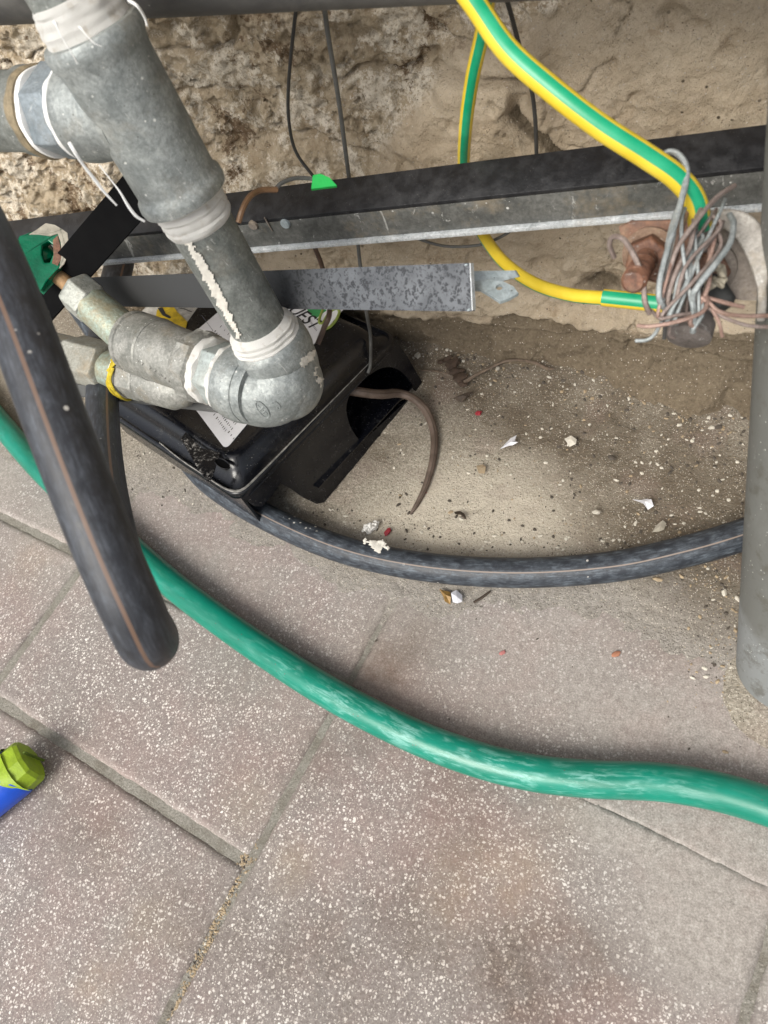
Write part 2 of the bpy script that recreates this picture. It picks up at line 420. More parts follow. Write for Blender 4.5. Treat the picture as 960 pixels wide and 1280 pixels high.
def terrazzo():
    n = N('terrazzo'); p = n.pos; at = n.attr('stain'); s = n.sep(at.outputs['Vector'])   # tan, dark, cement film
    big = n.noise(7, 5, .6, p); mid = n.noise(34, 5, .65, p); fine = n.noise(320, 4, .7, p)
    base = n.mix(n.step(big, .38, .62), (.245, .224, .212), (.24, .197, .186))
    base = n.mix(n.step(mid, .42, .72, 0, .7), base, (.31, .285, .265))
    base = n.mix(n.step(fine, .38, .62, 0, .8), base, (.145, .124, .116)); mic = n.noise(700, 3, .7, p); base = n.mix(n.step(mic, .52, .66, 0, .6), base, (.36, .33, .30))
    wp = n.mix(.0035, p, n.noise(330, 2, .5, p, 0, 1), 'ADD')
    def chips(sc, th):
        v = n.voro(sc, wp); r = n.sep(v.outputs['Color'])
        sz = n.math('MULTIPLY', n.math('ADD', n.math('MULTIPLY', r[0], .85), .15), th)
        d = n.math('SUBTRACT', v.outputs['Distance'], sz)
        return n.step(d, .07, -.05), r
    c1, r1 = chips(370, .44); c2, r2 = chips(640, .46)
    c1 = n.math('MULTIPLY', c1, n.step(r1[1], .28, .32)); c2 = n.math('MULTIPLY', c2, n.step(r2[1], .25, .3))
    wear = n.step(n.noise(16, 5, .7, p), .34, .60, .5, 1)
    film = n.math('MAXIMUM', s[2], n.step(n.noise(11, 5, .6, p), .60, .72, 0, .65))
    vis = n.math('MULTIPLY', wear, n.math('SUBTRACT', 1, n.math('MULTIPLY', film, .85)))
    cc = n.mix(r1[2], (.50, .465, .43), (.80, .77, .73)); cc2 = n.mix(r2[2], (.40, .36, .33), (.66, .63, .58))
    col = n.mix(n.math('MULTIPLY', film, .75), base, n.mix(n.step(n.noise(150, 6, .8, p), .40, .60), n.mix(n.step(mic, .4, .6), (.19, .17, .15), (.30, .275, .25)), n.mix(n.step(mic, .4, .6), (.31, .285, .26), (.43, .40, .365))))
    col = n.mix(n.math('MULTIPLY', c2, vis), col, cc2)
    col = n.mix(n.math('MULTIPLY', c1, vis), col, cc)
    col = n.mix(n.math('MULTIPLY', n.math('MULTIPLY', s[0], n.step(n.noise(60, 5, .7, p), .3, .6, .4, 1)), .5), col, (.31, .225, .125), 'MIX')
    dk = n.math('MULTIPLY', s[1], n.step(n.noise(40, 5, .65, p), .3, .6, .5, 1))
    col = n.mix(n.math('MULTIPLY', dk, .85), col, n.mix(1, col, (.46, .39, .33), 'MULTIPLY'))
    pk = n.step(n.noise(5.3, 6, .7, p), .46, .66, 0, .16)
    col = n.mix(pk, col, (.37, .19, .165))
    sp = n.voro(95, p); m = n.math('MULTIPLY', n.step(sp.outputs['Distance'], .06, .035), n.step(n.noise(25, 2, .5, p), .5, .55))
    col = n.mix(m, col, (.05, .045, .04))
    nb = n.bump(fine, .5, .0007); nb = n.bump(mid, .3, .0015, nb)
    return n.done(col, n.step(mid, .3, .7, .62, .85), 0, nb, .35)
M_TERR = terrazzo()
def grout():
    n = N('grout'); p = n.pos; f = n.noise(420, 5, .75, p); m = n.noise(45, 5, .65, p)
    col = n.mix(n.step(f, .36, .62), (.20, .188, .16), (.33, .315, .28)); col = n.mix(n.step(m, .46, .66, 0, .6), col, (.15, .132, .105))
    v = n.voro(520, p); r = n.sep(v.outputs['Color'])
    g = n.math('MULTIPLY', n.step(n.math('SUBTRACT', v.outputs['Distance'], n.math('MULTIPLY', r[0], .3)), .05, -.05), n.step(r[1], .6, .65))
    col = n.mix(n.math('MULTIPLY', g, .8), col, n.mix(r[2], (.12, .10, .08), (.58, .55, .49)))
    return n.done(col, .92, 0, n.bump(f, .9, .0022), .25)
M_GROUT = grout()
def cement():
    n = N('cement_screed'); p = n.pos; at = n.attr('stain'); s = n.sep(at.outputs['Vector'])     # dirt, pale, grit
    f = n.noise(380, 5, .72, p); m = n.noise(52, 6, .68, p); b = n.noise(11, 4, .6, p)
    col = n.mix(n.step(b, .35, .65), (.37, .335, .275), (.43, .39, .325))
    col = n.mix(n.step(m, .40, .68, 0, .65), col, (.47, .43, .36))
    col = n.mix(n.step(f, .40, .58, 0, .7), col, (.17, .145, .11)); col = n.mix(n.step(n.noise(150, 5, .75, p), .54, .66, 0, .5), col, (.17, .145, .11))
    col = n.mix(n.math('MULTIPLY', s[1], .7), col, (.62, .56, .46))
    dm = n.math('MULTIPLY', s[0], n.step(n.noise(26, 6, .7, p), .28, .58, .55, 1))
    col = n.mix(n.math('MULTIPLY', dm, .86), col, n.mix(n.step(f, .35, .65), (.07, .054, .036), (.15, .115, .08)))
    col = n.mix(n.step(n.noise(17, 4, .5, p), .56, .66, 0, .25), col, (.24, .17, .15))
    col = n.mix(n.math('MULTIPLY', s[2], .9), col, n.mix(n.step(n.noise(150, 6, .8, p), .40, .60), (.225, .205, .183), (.34, .315, .285)))
    v = n.voro(360, p); r = n.sep(v.outputs['Color'])
    g = n.math('MULTIPLY', n.step(n.math('SUBTRACT', v.outputs['Distance'], n.math('MULTIPLY', r[0], .30)), .04, -.04), n.step(r[1], .40, .45))
    col = n.mix(n.math('MULTIPLY', g, .8), col, n.mix(r[2], (.30, .25, .18), (.58, .54, .46)))
    v3 = n.voro(760, p); r3 = n.sep(v3.outputs['Color']); g3 = n.math('MULTIPLY', n.step(v3.outputs['Distance'], .42, .30), n.step(r3[1], .62, .66))
    col = n.mix(n.math('MULTIPLY', g3, .8), col, n.mix(n.step(r3[2], .35, .6), (.07, .055, .04), (.60, .55, .47)))
    v2 = n.voro(150, p); r2 = n.sep(v2.outputs['Color'])
    g2 = n.math('MULTIPLY', n.step(v2.outputs['Distance'], .11, .07), n.step(r2[1], .8, .82))
    col = n.mix(g2, col, n.mix(n.step(r2[2], .5, .55), (.05, .04, .03), (.6, .57, .5)))
    nb = n.bump(f, .9, .0024); nb = n.bump(m, .5, .003, nb)
    return n.done(col, .92, 0, nb, .25)
M_CEM = cement()
def wall_mat():
    n = N('old_plastered_stone'); p = n.pos; at = n.attr('stain'); s = n.sep(at.outputs['Vector'])  # rough stone, soil and painted recess shade, smooth plaster
    f = n.noise(330, 5, .75, p); m = n.noise(60, 6, .75, p); b = n.noise(9, 5, .6, p)
    g = n.voro(420, p); gr = n.sep(g.outputs['Color'])
    stone_c = n.mix(n.step(m, .38, .62), (.36, .28, .185), (.54, .45, .33))
    white = n.math('MULTIPLY', n.step(n.noise(26, 8, .8, p), .49, .535), n.step(f, .40, .50))
    stone_c = n.mix(n.math('MULTIPLY', white, .9), stone_c, (.76, .69, .58))
    stone_c = n.mix(n.math('MULTIPLY', n.step(n.noise(17, 8, .78, p), .56, .595), n.step(f, .34, .46)), stone_c, (.17, .115, .07))
    pl = n.mix(n.step(b, .38, .66), (.46, .37, .265), (.54, .45, .335))
    pl = n.mix(n.step(n.noise(70, 6, .75, p), .45, .70, 0, .6), pl, (.61, .525, .405))
    pl = n.mix(n.step(n.noise(30, 8, .8, p), .57, .64, 0, .6), pl, (.32, .235, .15))
    v = n.voro(85, p); pl = n.mix(n.math('MULTIPLY', n.step(v.outputs['Distance'], .12, .07), n.step(n.noise(15, 2, .5, p), .52, .58)), pl, (.08, .06, .04))
    mk = n.step(n.math('ADD', s[2], n.math('MULTIPLY', n.math('SUBTRACT', n.noise(30, 5, .65, p), .5), .9)), .30, .66)
    col = n.mix(mk, stone_c, pl)
    soil = n.mix(n.step(f, .35, .65), (.105, .08, .053), (.20, .16, .11))
    soil = n.mix(n.step(m, .5, .7, 0, .5), soil, (.27, .22, .155))
    sm = n.step(n.math('ADD', s[1], n.math('MULTIPLY', n.math('SUBTRACT', n.noise(60, 5, .65, p), .5), .6)), .35, .6)
    col = n.mix(n.math('MULTIPLY', sm, .92), col, soil)
    col = n.mix(n.math('MULTIPLY', n.step(g.outputs['Distance'], .30, .18), n.step(gr[1], .70, .74)), col, n.mix(gr[0], (.20, .15, .10), (.66, .60, .52)))
    nb = n.bump(f, 1, .0032); nb = n.bump(m, .6, .004, nb)
    return n.done(col, .95, 0, nb, .2)
M_WALL = wall_mat()

# ------------------------------------------------------------------ numpy noise
def vnoise(x, y, seed):
    rg = np.random.default_rng(seed); T = rg.random((256, 256))
    xi = np.floor(x).astype(int); yi = np.floor(y).astype(int); fx = x-xi; fy = y-yi
    fx = fx*fx*fx*(fx*(fx*6-15)+10); fy = fy*fy*fy*(fy*(fy*6-15)+10)
    g = lambda a, b: T[a % 256, b % 256]
    return (g(xi, yi)*(1-fx)+g(xi+1, yi)*fx)*(1-fy)+(g(xi, yi+1)*(1-fx)+g(xi+1, yi+1)*fx)*fy
def fbm(x, y, f, o=5, seed=0, g=.5):
    s = 0; a = 1; t = 0
    for i in range(o):
        s = s+a*vnoise(x*f+17.3*i, y*f+9.1*i, seed+i); t += a; a *= g; f *= 2.03
    return s/t-.5
def sstep(x, a, b):
    t = np.clip((x-a)/(b-a), 0, 1); return t*t*(3-2*t)
def grid_obj(name, X, Y, Z, mat, parent=None, stain=None, loc=(0, 0, 0)):
    h, w_ = X.shape; base = np.array(root_loc(parent) if parent else loc)
    me = bpy.data.meshes.new(name)
    co = np.stack([X, Y, Z], -1).reshape(-1, 3)-base
    idx = np.arange(h*w_).reshape(h, w_)
    q = np.stack([idx[:-1, :-1], idx[:-1, 1:], idx[1:, 1:], idx[1:, :-1]], -1).reshape(-1, 4)
    me.vertices.add(len(co)); me.vertices.foreach_set('co', co.ravel().astype(np.float32))
    me.loops.add(q.size); me.loops.foreach_set('vertex_index', q.ravel().astype(np.int32))
    me.polygons.add(len(q)); me.polygons.foreach_set('loop_start', (np.arange(len(q))*4).astype(np.int32))
    me.update(calc_edges=True); me.validate()
    if stain is not None:
        at = me.attributes.new('stain', 'FLOAT_VECTOR', 'POINT')
        at.data.foreach_set('vector', np.stack(stain, -1).reshape(-1).astype(np.float32))
    me.shade_smooth(); me.materials.append(mat)
    o = bpy.data.objects.new(name, me); COL.objects.link(o)
    if parent: o.parent = parent
    else: o.location = loc
    return o
def blob(X, Y, px, py, r, z=0, asp=1, ang=0):
    c = onz(px, py, z); dx = X-c.x; dy = Y-c.y; ca, sa = math.cos(ang), math.sin(ang)
    u = dx*ca+dy*sa; v = (-dx*sa+dy*ca)*asp
    return np.exp(-(u*u+v*v)/(r*r))

# ================================================================== FLOOR
fx = np.linspace(-6, 6, 121); fy = np.linspace(-8, 1.2, 93)
def mortar_bed():
    # fine cells near the corner, coarse to the horizon
    xs = np.unique(np.concatenate([np.linspace(-6, -1.2, 12), np.linspace(-1.2, .8, 200), np.linspace(.8, 6, 12)]))
    ys = np.unique(np.concatenate([np.linspace(-8, -.5, 14), np.linspace(-.5, .8, 130), np.linspace(.8, 3, 5)]))
    X, Y = np.meshgrid(xs, ys)
    near = ((X > -1.3) & (X < .9) & (Y > -.6) & (Y < .9))
    Z = -.0026+near*.0024*fbm(X, Y, 30, 4, 3)+near*.0014*fbm(X, Y, 140, 2, 4)
    return grid_obj('floor', X, Y, Z, M_GROUT)
floor = tag(mortar_bed(), kind='structure')
CT, ST = math.cos(math.radians(12.5)), math.sin(math.radians(12.5))
def tile_xy(u, v): return u*CT+v*ST, -u*ST+v*CT
def film_mask(X, Y):
    """how far cement slurry from the strip by the wall has smeared over the slabs"""
    edge = np.interp(X, BX, BY)
    return sstep(Y, edge-.20, edge-.03)
_b = [onz(*p, 0) for p in ((20, 560), (120, 590), (230, 610), (330, 670), (430, 712), (520, 730), (640, 742), (760, 752), (880, 790), (940, 850), (1100, 960))]
_b = sorted(_b, key=lambda q: q.x)
BX = np.array([q.x for q in _b]); BY = np.array([q.y for q in _b])
def tile(u0, u1, v0, v1, k):
    g = (.0030 if u0 < -.3 else .0022) if v0 < .09 else .0014; ns = max(12, int((u1-u0)/.0042)); nv = max(10, int((v1-v0)/.0042))
    gb = -.0007 if (u0 > -.3 and abs(v0-.10) < .01) else g; gt = -.0007 if (u0 > -.3 and abs(v1-.10) < .01) else g
    uu = np.concatenate([[u0+g], np.linspace(u0+g+.0006, u1-g-.0006, ns), [u1-g]])
    vv = np.concatenate([[v0+gb], np.linspace(v0+gb+.0006, v1-gt-.0006, nv), [v1-gt]])
    U, V = np.meshgrid(uu, vv)
    d = np.minimum(np.minimum(U-u0-g, u1-g-U), np.minimum(V-v0-gb, v1-gt-V))
    dz = np.minimum(np.minimum(U-u0-g, u1-g-U), np.minimum(V-v0-gb+(1 if gb < g else 0), v1-gt-V+(1 if gt < g else 0)))
    wig = .0026*fbm(U, V, 55, 4, 40+k)
    Z = -(.0042 if u0 < -.3 else .0030)*(1-sstep(dz+wig*2.5, -.0005, .0042))+.0011*fbm(U, V, 14, 4, 60+k)+.0007*fbm(U, V, 130, 2, 70+k)
    U = U+wig*(d < .004)*np.sign((u0+u1)/2-U)*1.4; V = V+wig*(d < .004)*np.sign((v0+v1)/2-V)*1.4
    edge = np.zeros_like(Z, bool); edge[0] = edge[-1] = True; edge[:, 0] = edge[:, -1] = True
    Z[edge] = -.012
    if gb < 0: Z[0, 1:-1] = -.0012
    if gt < 0: Z[-1, 1:-1] = -.0012
    X, Y = tile_xy(U, V)
    tan = sum(a*blob(X, Y, px, py, r) for px, py, r, a in ((365, 1082, .018, .8), (600, 1105, .045, .55), (660, 1085, .03, .35), (190, 1150, .03, .5), (120, 1235, .022, .55), (310, 1000, .028, .5), (40, 700, .035, .4), (560, 1120, .025, .3), (700, 1010, .02, .3), (140, 1060, .02, .25)))
    tan = tan*(.35+1.2*np.clip(fbm(X, Y, 40, 4, 7)+.3, 0, 1))
    dark = sum(a*blob(X, Y, px, py, r) for px, py, r, a in ((250, 1130, .05, .5), (120, 1040, .04, .4), (600, 1000, .05, .45), (380, 960, .03, .5), (330, 1200, .05, .3), (480, 1190, .06, .8), (700, 1240, .05, .8), (640, 1225, .02, .7), (500, 790, .035, .7), (90, 960, .05, .4), (300, 850, .06, .35), (460, 850, .03, .6), (520, 900, .07, .35), (680, 1190, .03, .6), (870, 720, .06, .8), (920, 790, .04, .7), (430, 930, .03, .5)))
    dark = dark*(.4+1.6*np.clip(fbm(X, Y, 22, 5, 9)+.35, 0, 1))
    film = film_mask(X, Y)*np.clip(.62+1.5*fbm(X, Y, 13, 5, 11), .1, 1)+.9*(1-sstep(d, .001, .009))*np.clip(.6+2.2*fbm(X, Y, 45, 3, 12), 0, 1)+(.75*(1-sstep(np.abs(V-.10), .004, .035))*np.clip(.75+2*fbm(X, Y, 25, 3, 13), 0, 1) if u0 > -.3 else 0)
    film += sum(a*blob(X, Y, px, py, r) for px, py, r, a in ((850, 1130, .05, .9), (755, 1035, .018, .9), (900, 1190, .035, .7), (900, 900, .07, .7), (760, 880, .05, .35), (930, 1060, .04, .5), (140, 640, .1, .3)))
    return tag(grid_obj('tile', X, Y, Z, M_TERR, floor, (np.clip(tan, 0, 1), np.clip(dark, 0, 1), np.clip(film, 0, 1))))
US = (-1.335, -.985, -.635, -.285, .083, .433)
k = 0
for i in range(3):
    for v0, v1 in ((.27, .44), (.10, .27), (-.07, .10), (-.41, -.07)):
        tile(US[i], US[i+1], v0, v1, k); k += 1
for u0, u1 in ((-.285, .083), (.083, .451)):
    for v0, v1 in ((.10, .27), (.27, .45), (-.26, .10), (-.62, -.26)):
        tile(u0, u1, v0, v1, k); k += 1

def wall_y(X, Z=0):
    return .565-.05*(X+.2)
def screed():
    xs = np.arange(-1.15, .62, .0028); ys = np.arange(.02, .72, .0028); X, Y = np.meshgrid(xs, ys)
    edge = np.interp(X, BX, BY)+.045*fbm(X, Y, 11, 4, 21)
    t = Y-edge
    Z = -.0035+.0068*sstep(t, -.075, .05)+.0018*fbm(X, Y, 30, 4, 22)+.0012*fbm(X, Y, 110, 3, 23)
    tw = wall_y(X)-Y                                         # rises a little in the corner
    Z[0] = -.012; Z += .016*sstep(.085-tw, 0, .1)*(1+1.2*fbm(X, Y, 25, 4, 24))
    crack = np.abs(fbm(X, Y, 6, 4, 31)); Z -= .0012*(crack < .006)
    dirt = sum(a*blob(X, Y, px, py, r) for px, py, r, a in (
        (700, 500, .075, .95), (620, 460, .05, .9), (560, 440, .04, .8), (800, 540, .07, .8), (740, 590, .045, .65), (860, 640, .05, .9), (770, 665, .045, .85), (900, 700, .05, .85), (880, 560, .045, .7), (540, 480, .03, .8), (900, 620, .04, .8),
        (660, 470, .06, .8), (200, 590, .02, .5), (390, 645, .02, .6), (480, 560, .035, .55), (900, 770, .05, .8), (600, 420, .06, .9)))
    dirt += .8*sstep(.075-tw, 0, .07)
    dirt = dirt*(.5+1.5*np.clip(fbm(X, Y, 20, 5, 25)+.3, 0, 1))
    dirt += .4*sstep(-.56-X, 0, .12)
    pale = sum(a*blob(X, Y, px, py, r) for px, py, r, a in ((570, 630, .045, 1), (640, 640, .06, .8), (500, 665, .05, .8), (690, 680, .05, .6), (740, 620, .03, .4)))
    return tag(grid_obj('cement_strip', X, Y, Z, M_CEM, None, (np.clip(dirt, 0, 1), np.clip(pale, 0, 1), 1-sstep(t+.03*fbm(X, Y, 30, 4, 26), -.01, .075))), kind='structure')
strip = screed()

# ================================================================== WALL
def build_wall():
    xs = np.concatenate([np.arange(-1.5, -.78, .01), np.arange(-.78, .13, .0019), np.arange(.13, .75, .01)]); zs = np.concatenate([np.arange(-.02, .50, .0019), np.arange(.50, 1.3, .015)])
    X, Z = np.meshgrid(xs, zs); Y0 = wall_y(X)
    def wp(px, py): q = ony(px, py, .58); return q.x, q.z
    # plaster area to the right, rough stone upper left
    x1, z1 = wp(640, 100); x2, z2 = wp(480, 260)
    bound = np.interp(Z, [0, .12, .20, .30, .36, .42, .6], [-.62, -.45, -.30, -.20, -.13, -.06, .1])
    pl = sstep(X-bound+.10*fbm(X, Z, 9, 4, 51), -.03, .03)
    soil = sstep(.062-Z+.03*fbm(X, Z, 18, 4, 52)+.02*sstep(X, -.05, .1), -.006, .006)
    rough = 1-pl
    Y = Y0.copy()
    lump = fbm(X, Z, 7, 5, 53, .55); Y += rough*(.034*lump+.012*fbm(X, Z, 44, 5, 54, .65)) + .010*lump
    pits = np.clip(fbm(X, Z*1.3, 15, 4, 55, .6)-.10, 0, 1); Y += rough*pits*.06
    fine = fbm(X, Z, 95, 3, 58, .75); Y += rough*.005*fine; Y += .0016*fbm(X, Z, 150, 2, 68); crust = np.clip(fbm(X, Z, 30, 4, 69)+.12, 0, .3)/.3; Y -= rough*crust*.0075*np.abs(fbm(X, Z, 190, 2, 70)); Y -= rough*.004*sstep(fbm(X, Z, 34, 5, 71, .7), .02, .05)
    hs_ = np.abs(fbm(X, Z*2.2, 6, 3, 56)); Y += rough*.010*np.exp(-(hs_/.012)**2)
    Y += pl*(.012*fbm(X, Z, 11, 5, 57, .6)+.007*fbm(X, Z, 60, 4, 59, .65)+.004*np.exp(-(fbm(X, Z, 7, 5, 72, .6)/.006)**2)) - pl*.010
    Y += pl*.010*np.clip(fbm(X, Z, 28, 4, 61)-.17, 0, 1)*6
    # broken diagonal edge of the plaster (a step), running down to the angle bar
    ax, az = wp(648, 100); bx, bz = wp(770, 205)
    dx, dz = bx-ax, bz-az; L = math.hypot(dx, dz); t = ((X-ax)*dx+(Z-az)*dz)/L/L
    wob = .018*fbm(X, Z, 16, 5, 62)
    dd = ((X-ax)*dz-(Z-az)*dx)/L+wob                      # >0 below-left of the line
    inr = sstep(t, -.05, .1)*(1-sstep(t, .95, 1.3))
    groove = sstep(dd, -.004, -.001)*(1-sstep(dd, .004, .016))*inr
    Y += groove*.020*(.6+.6*sstep(t, .1, .9))
    # crack rows
    cx, cz = wp(610, 70); ex, ez = wp(700, 75)
    line = np.exp(-((Z-(cz+(X-cx)*(ez-cz)/(ex-cx))+.006*fbm(X, Z, 50, 3, 63))/.004)**2)*(sstep(X, cx-.05, cx-.03)*(1-sstep(X, ex-.02, ex)))
    Y += line*.016
    # plaster stops short of the floor with a thick lip, soil fillet below
    Y -= pl*.010*sstep(Z, .050, .058)
    fil = np.interp(X, [-1.5, -.3, -.15, 0, .06, .2], [.012, .010, .026, .050, .066, .09])
    Y -= fil*np.clip(1-Z/.085, 0, 1)**1.1*(1+.9*fbm(X, Z, 22, 4, 64))
    c2 = np.exp(-((Z-.062+.02*fbm(X, Z, 20, 3, 65))/.004)**2); Y += c2*.012
    pitx, pitz = wp(760, 330)
    pit = np.exp(-(((X-pitx)/.03)**2+((Z-pitz)/.022)**2)*(1-.9*fbm(X, Z, 40, 3, 66))); Y += pit*.022*(1+1.4*fbm(X, Z, 60, 3, 67))
    soil = np.clip(soil+pit*.75+groove*.8+line*.4, 0, 1)  # soil colour also paints recess shade into pit, groove and crack line
    o = grid_obj('wall', X, Y, Z, M_WALL, None, (rough, soil, pl), (-.2, .565, 0))
    me = o.data; me.flip_normals()
    return tag(o, 'rough old stone wall with crumbling beige plaster behind the pipes', 'wall')
wall = build_wall()

# ================================================================== GREY PIPE ALONG THE TOP
A = ony(-150, -26, .45); B = ony(520, -75, .45)
mb = lathe(A, A+(B-A)*1.6, [(0, .030), ((B-A).length*1.6, .030)], 48)
o = mb.build('wall_pipe', M_TOPPIPE); tag(o, 'thick dark grey pipe running along the wall at the top', 'pipe')

# ================================================================== ANGLE IRON
def angle_iron():
    root = empty('angle_iron', ony(500, 240, .45), 'long black and galvanised angle iron bar fixed along the wall', 'steel bar')
    YF = .455
    c0, c1 = ony(-120, 322, YF), ony(1040, 200, YF-.02)       # front corner line
    ax = (c1-c0).normalized(); up = Vector((0, 0, 1)); n_ = Vector((-ax.y, ax.x, 0)).normalized()
    fw = .026; L = (c1-c0).length; th = .003
    hw = .023
    # top flange (tilted slightly), painted black
    top = box3(c0, ax*L, n_*fw+up*.010, -up*th).build('top_flange', M_BLACKSTEEL, root); bevel(top, .0006)
    web = box3(c0-up*(th+.0002), ax*L, n_*th, -up*hw).build('web', M_WEB, root); bevel(web, .0006)
    lip = box3(c0-up*(hw+th+.0004)-n_*.0035, ax*L, n_*.0062, -up*.0036).build('bright_edge', M_EDGE, root); bevel(lip, .0008)
    for px, py, m in ((317, 281, M_RUSTGREY), (357, 279, M_LUG)):
        q = onplane(px, py, c0, n_)
        lathe(q+n_*.002, q-n_*.004, [(0, .0042), (.003, .0042), (.0040, .0036), (.0042, .001)], 20).build('rivet', m, root)
    q0 = onplane(331, 271, c0, n_); q1 = onplane(341, 288, c0, n_)
    tube([tuple(q0-n_*.0008), tuple(q1-n_*.0008)], .0007, 4, 6).build('weld_seam', M_RUSTGREY, root)
angle_iron()

# ================================================================== FLAT MOTTLED BAR
def flat_bar():
    root = empty('flat_bar', dep(470, 360, .52), 'flat steel bar with mottled zinc end crossing behind the riser', 'steel bar')
    tl, tr, br, bl = dep(60, 349, .76), dep(586, 329, .47), dep(589, 389, .482), dep(60, 382, .772)
    nn = (tr-tl).cross(bl-tl).normalized()
    if nn.dot(Vector(CAM)-tl) < 0: nn = -nn
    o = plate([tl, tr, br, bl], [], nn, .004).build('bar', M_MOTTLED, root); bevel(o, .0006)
    for (p, q) in ((tr, br),):
        d = (q-p).normalized(); e = (tl-tr).normalized()
        box3(p-e*.0006+nn*.0003, d*(q-p).length*.98, -e*.0008, -nn*.0036).build('bright_cut_edge', M_EDGE, root)
    for f in (.03, .97):
        q = tr+(br-tr)*f+(tl-tr).normalized()*.0015
        stone(q+nn*.0004, .0011, .7, 1, .3, f*7).build('zinc_drip', M_LUG, root)
    # zinc lug behind the end: a strip that folds toward us with a round hole
    D0 = .487
    lug_t = [dep(578, 339, D0+.006), dep(643, 338, D0+.008), dep(648, 346, D0+.008), dep(625, 352, D0+.006), dep(600, 360, D0+.004), dep(578, 362, D0+.006)]
    n2 = nn
    plate(lug_t, [], n2, .0025).build('lug_strip', M_LUG, root)
    c = dep(624, 359, D0-.001)
    outl = [dep(x, y, D0+dz) for x, y, dz in ((588, 352, .004), (606, 349, .002), (628, 351, -.001), (642, 358, -.004), (648, 367, -.006), (636, 374, -.006), (625, 377, -.006), (612, 368, -.003), (600, 361, 0), (588, 363, .004))]
    pn = (outl[3]-outl[0]).cross(outl[6]-outl[0]).normalized()
    if pn.dot(Vector(CAM)-c) < 0: pn = -pn
    outl = [p-pn*(p-outl[0]).dot(pn) for p in outl]
    c = onplane(624, 359, outl[0], pn); a = pn.orthogonal().normalized(); b = pn.cross(a)
    hole = [c+(a*math.cos(t)+b*math.sin(t))*.0022 for t in np.linspace(0, 2*math.pi, 14, endpoint=False)]
    o = plate(outl, [hole], pn, .0025).build('lug_tab', M_LUG, root)
flat_bar()

# black strap, lower bar
def strip_plate(name, pts, mat, th, label, cat):
    nn = (pts[1]-pts[0]).cross(pts[3]-pts[0]).normalized()
    if nn.dot(Vector(CAM)-pts[0]) < 0: nn = -nn
    o = plate(pts, [], nn, th).build(name, mat); bevel(o, .0007)
    return tag(o, label, cat)
strip_plate('black_strap', [dep(12, 388, .72), dep(158, 216, .585), dep(206, 240, .592), dep(48, 418, .727)], M_STRAP, .004,
            'matt black metal strap slanting across the angle iron behind the green valve handle', 'metal strap')
strip_plate('lower_bar', [dep(40, 474, .72), dep(330, 511, .655), dep(330, 522, .658), dep(40, 489, .725)], M_DARKBAR, .02,
            'dark narrow steel bar lying under the valve body', 'steel bar')

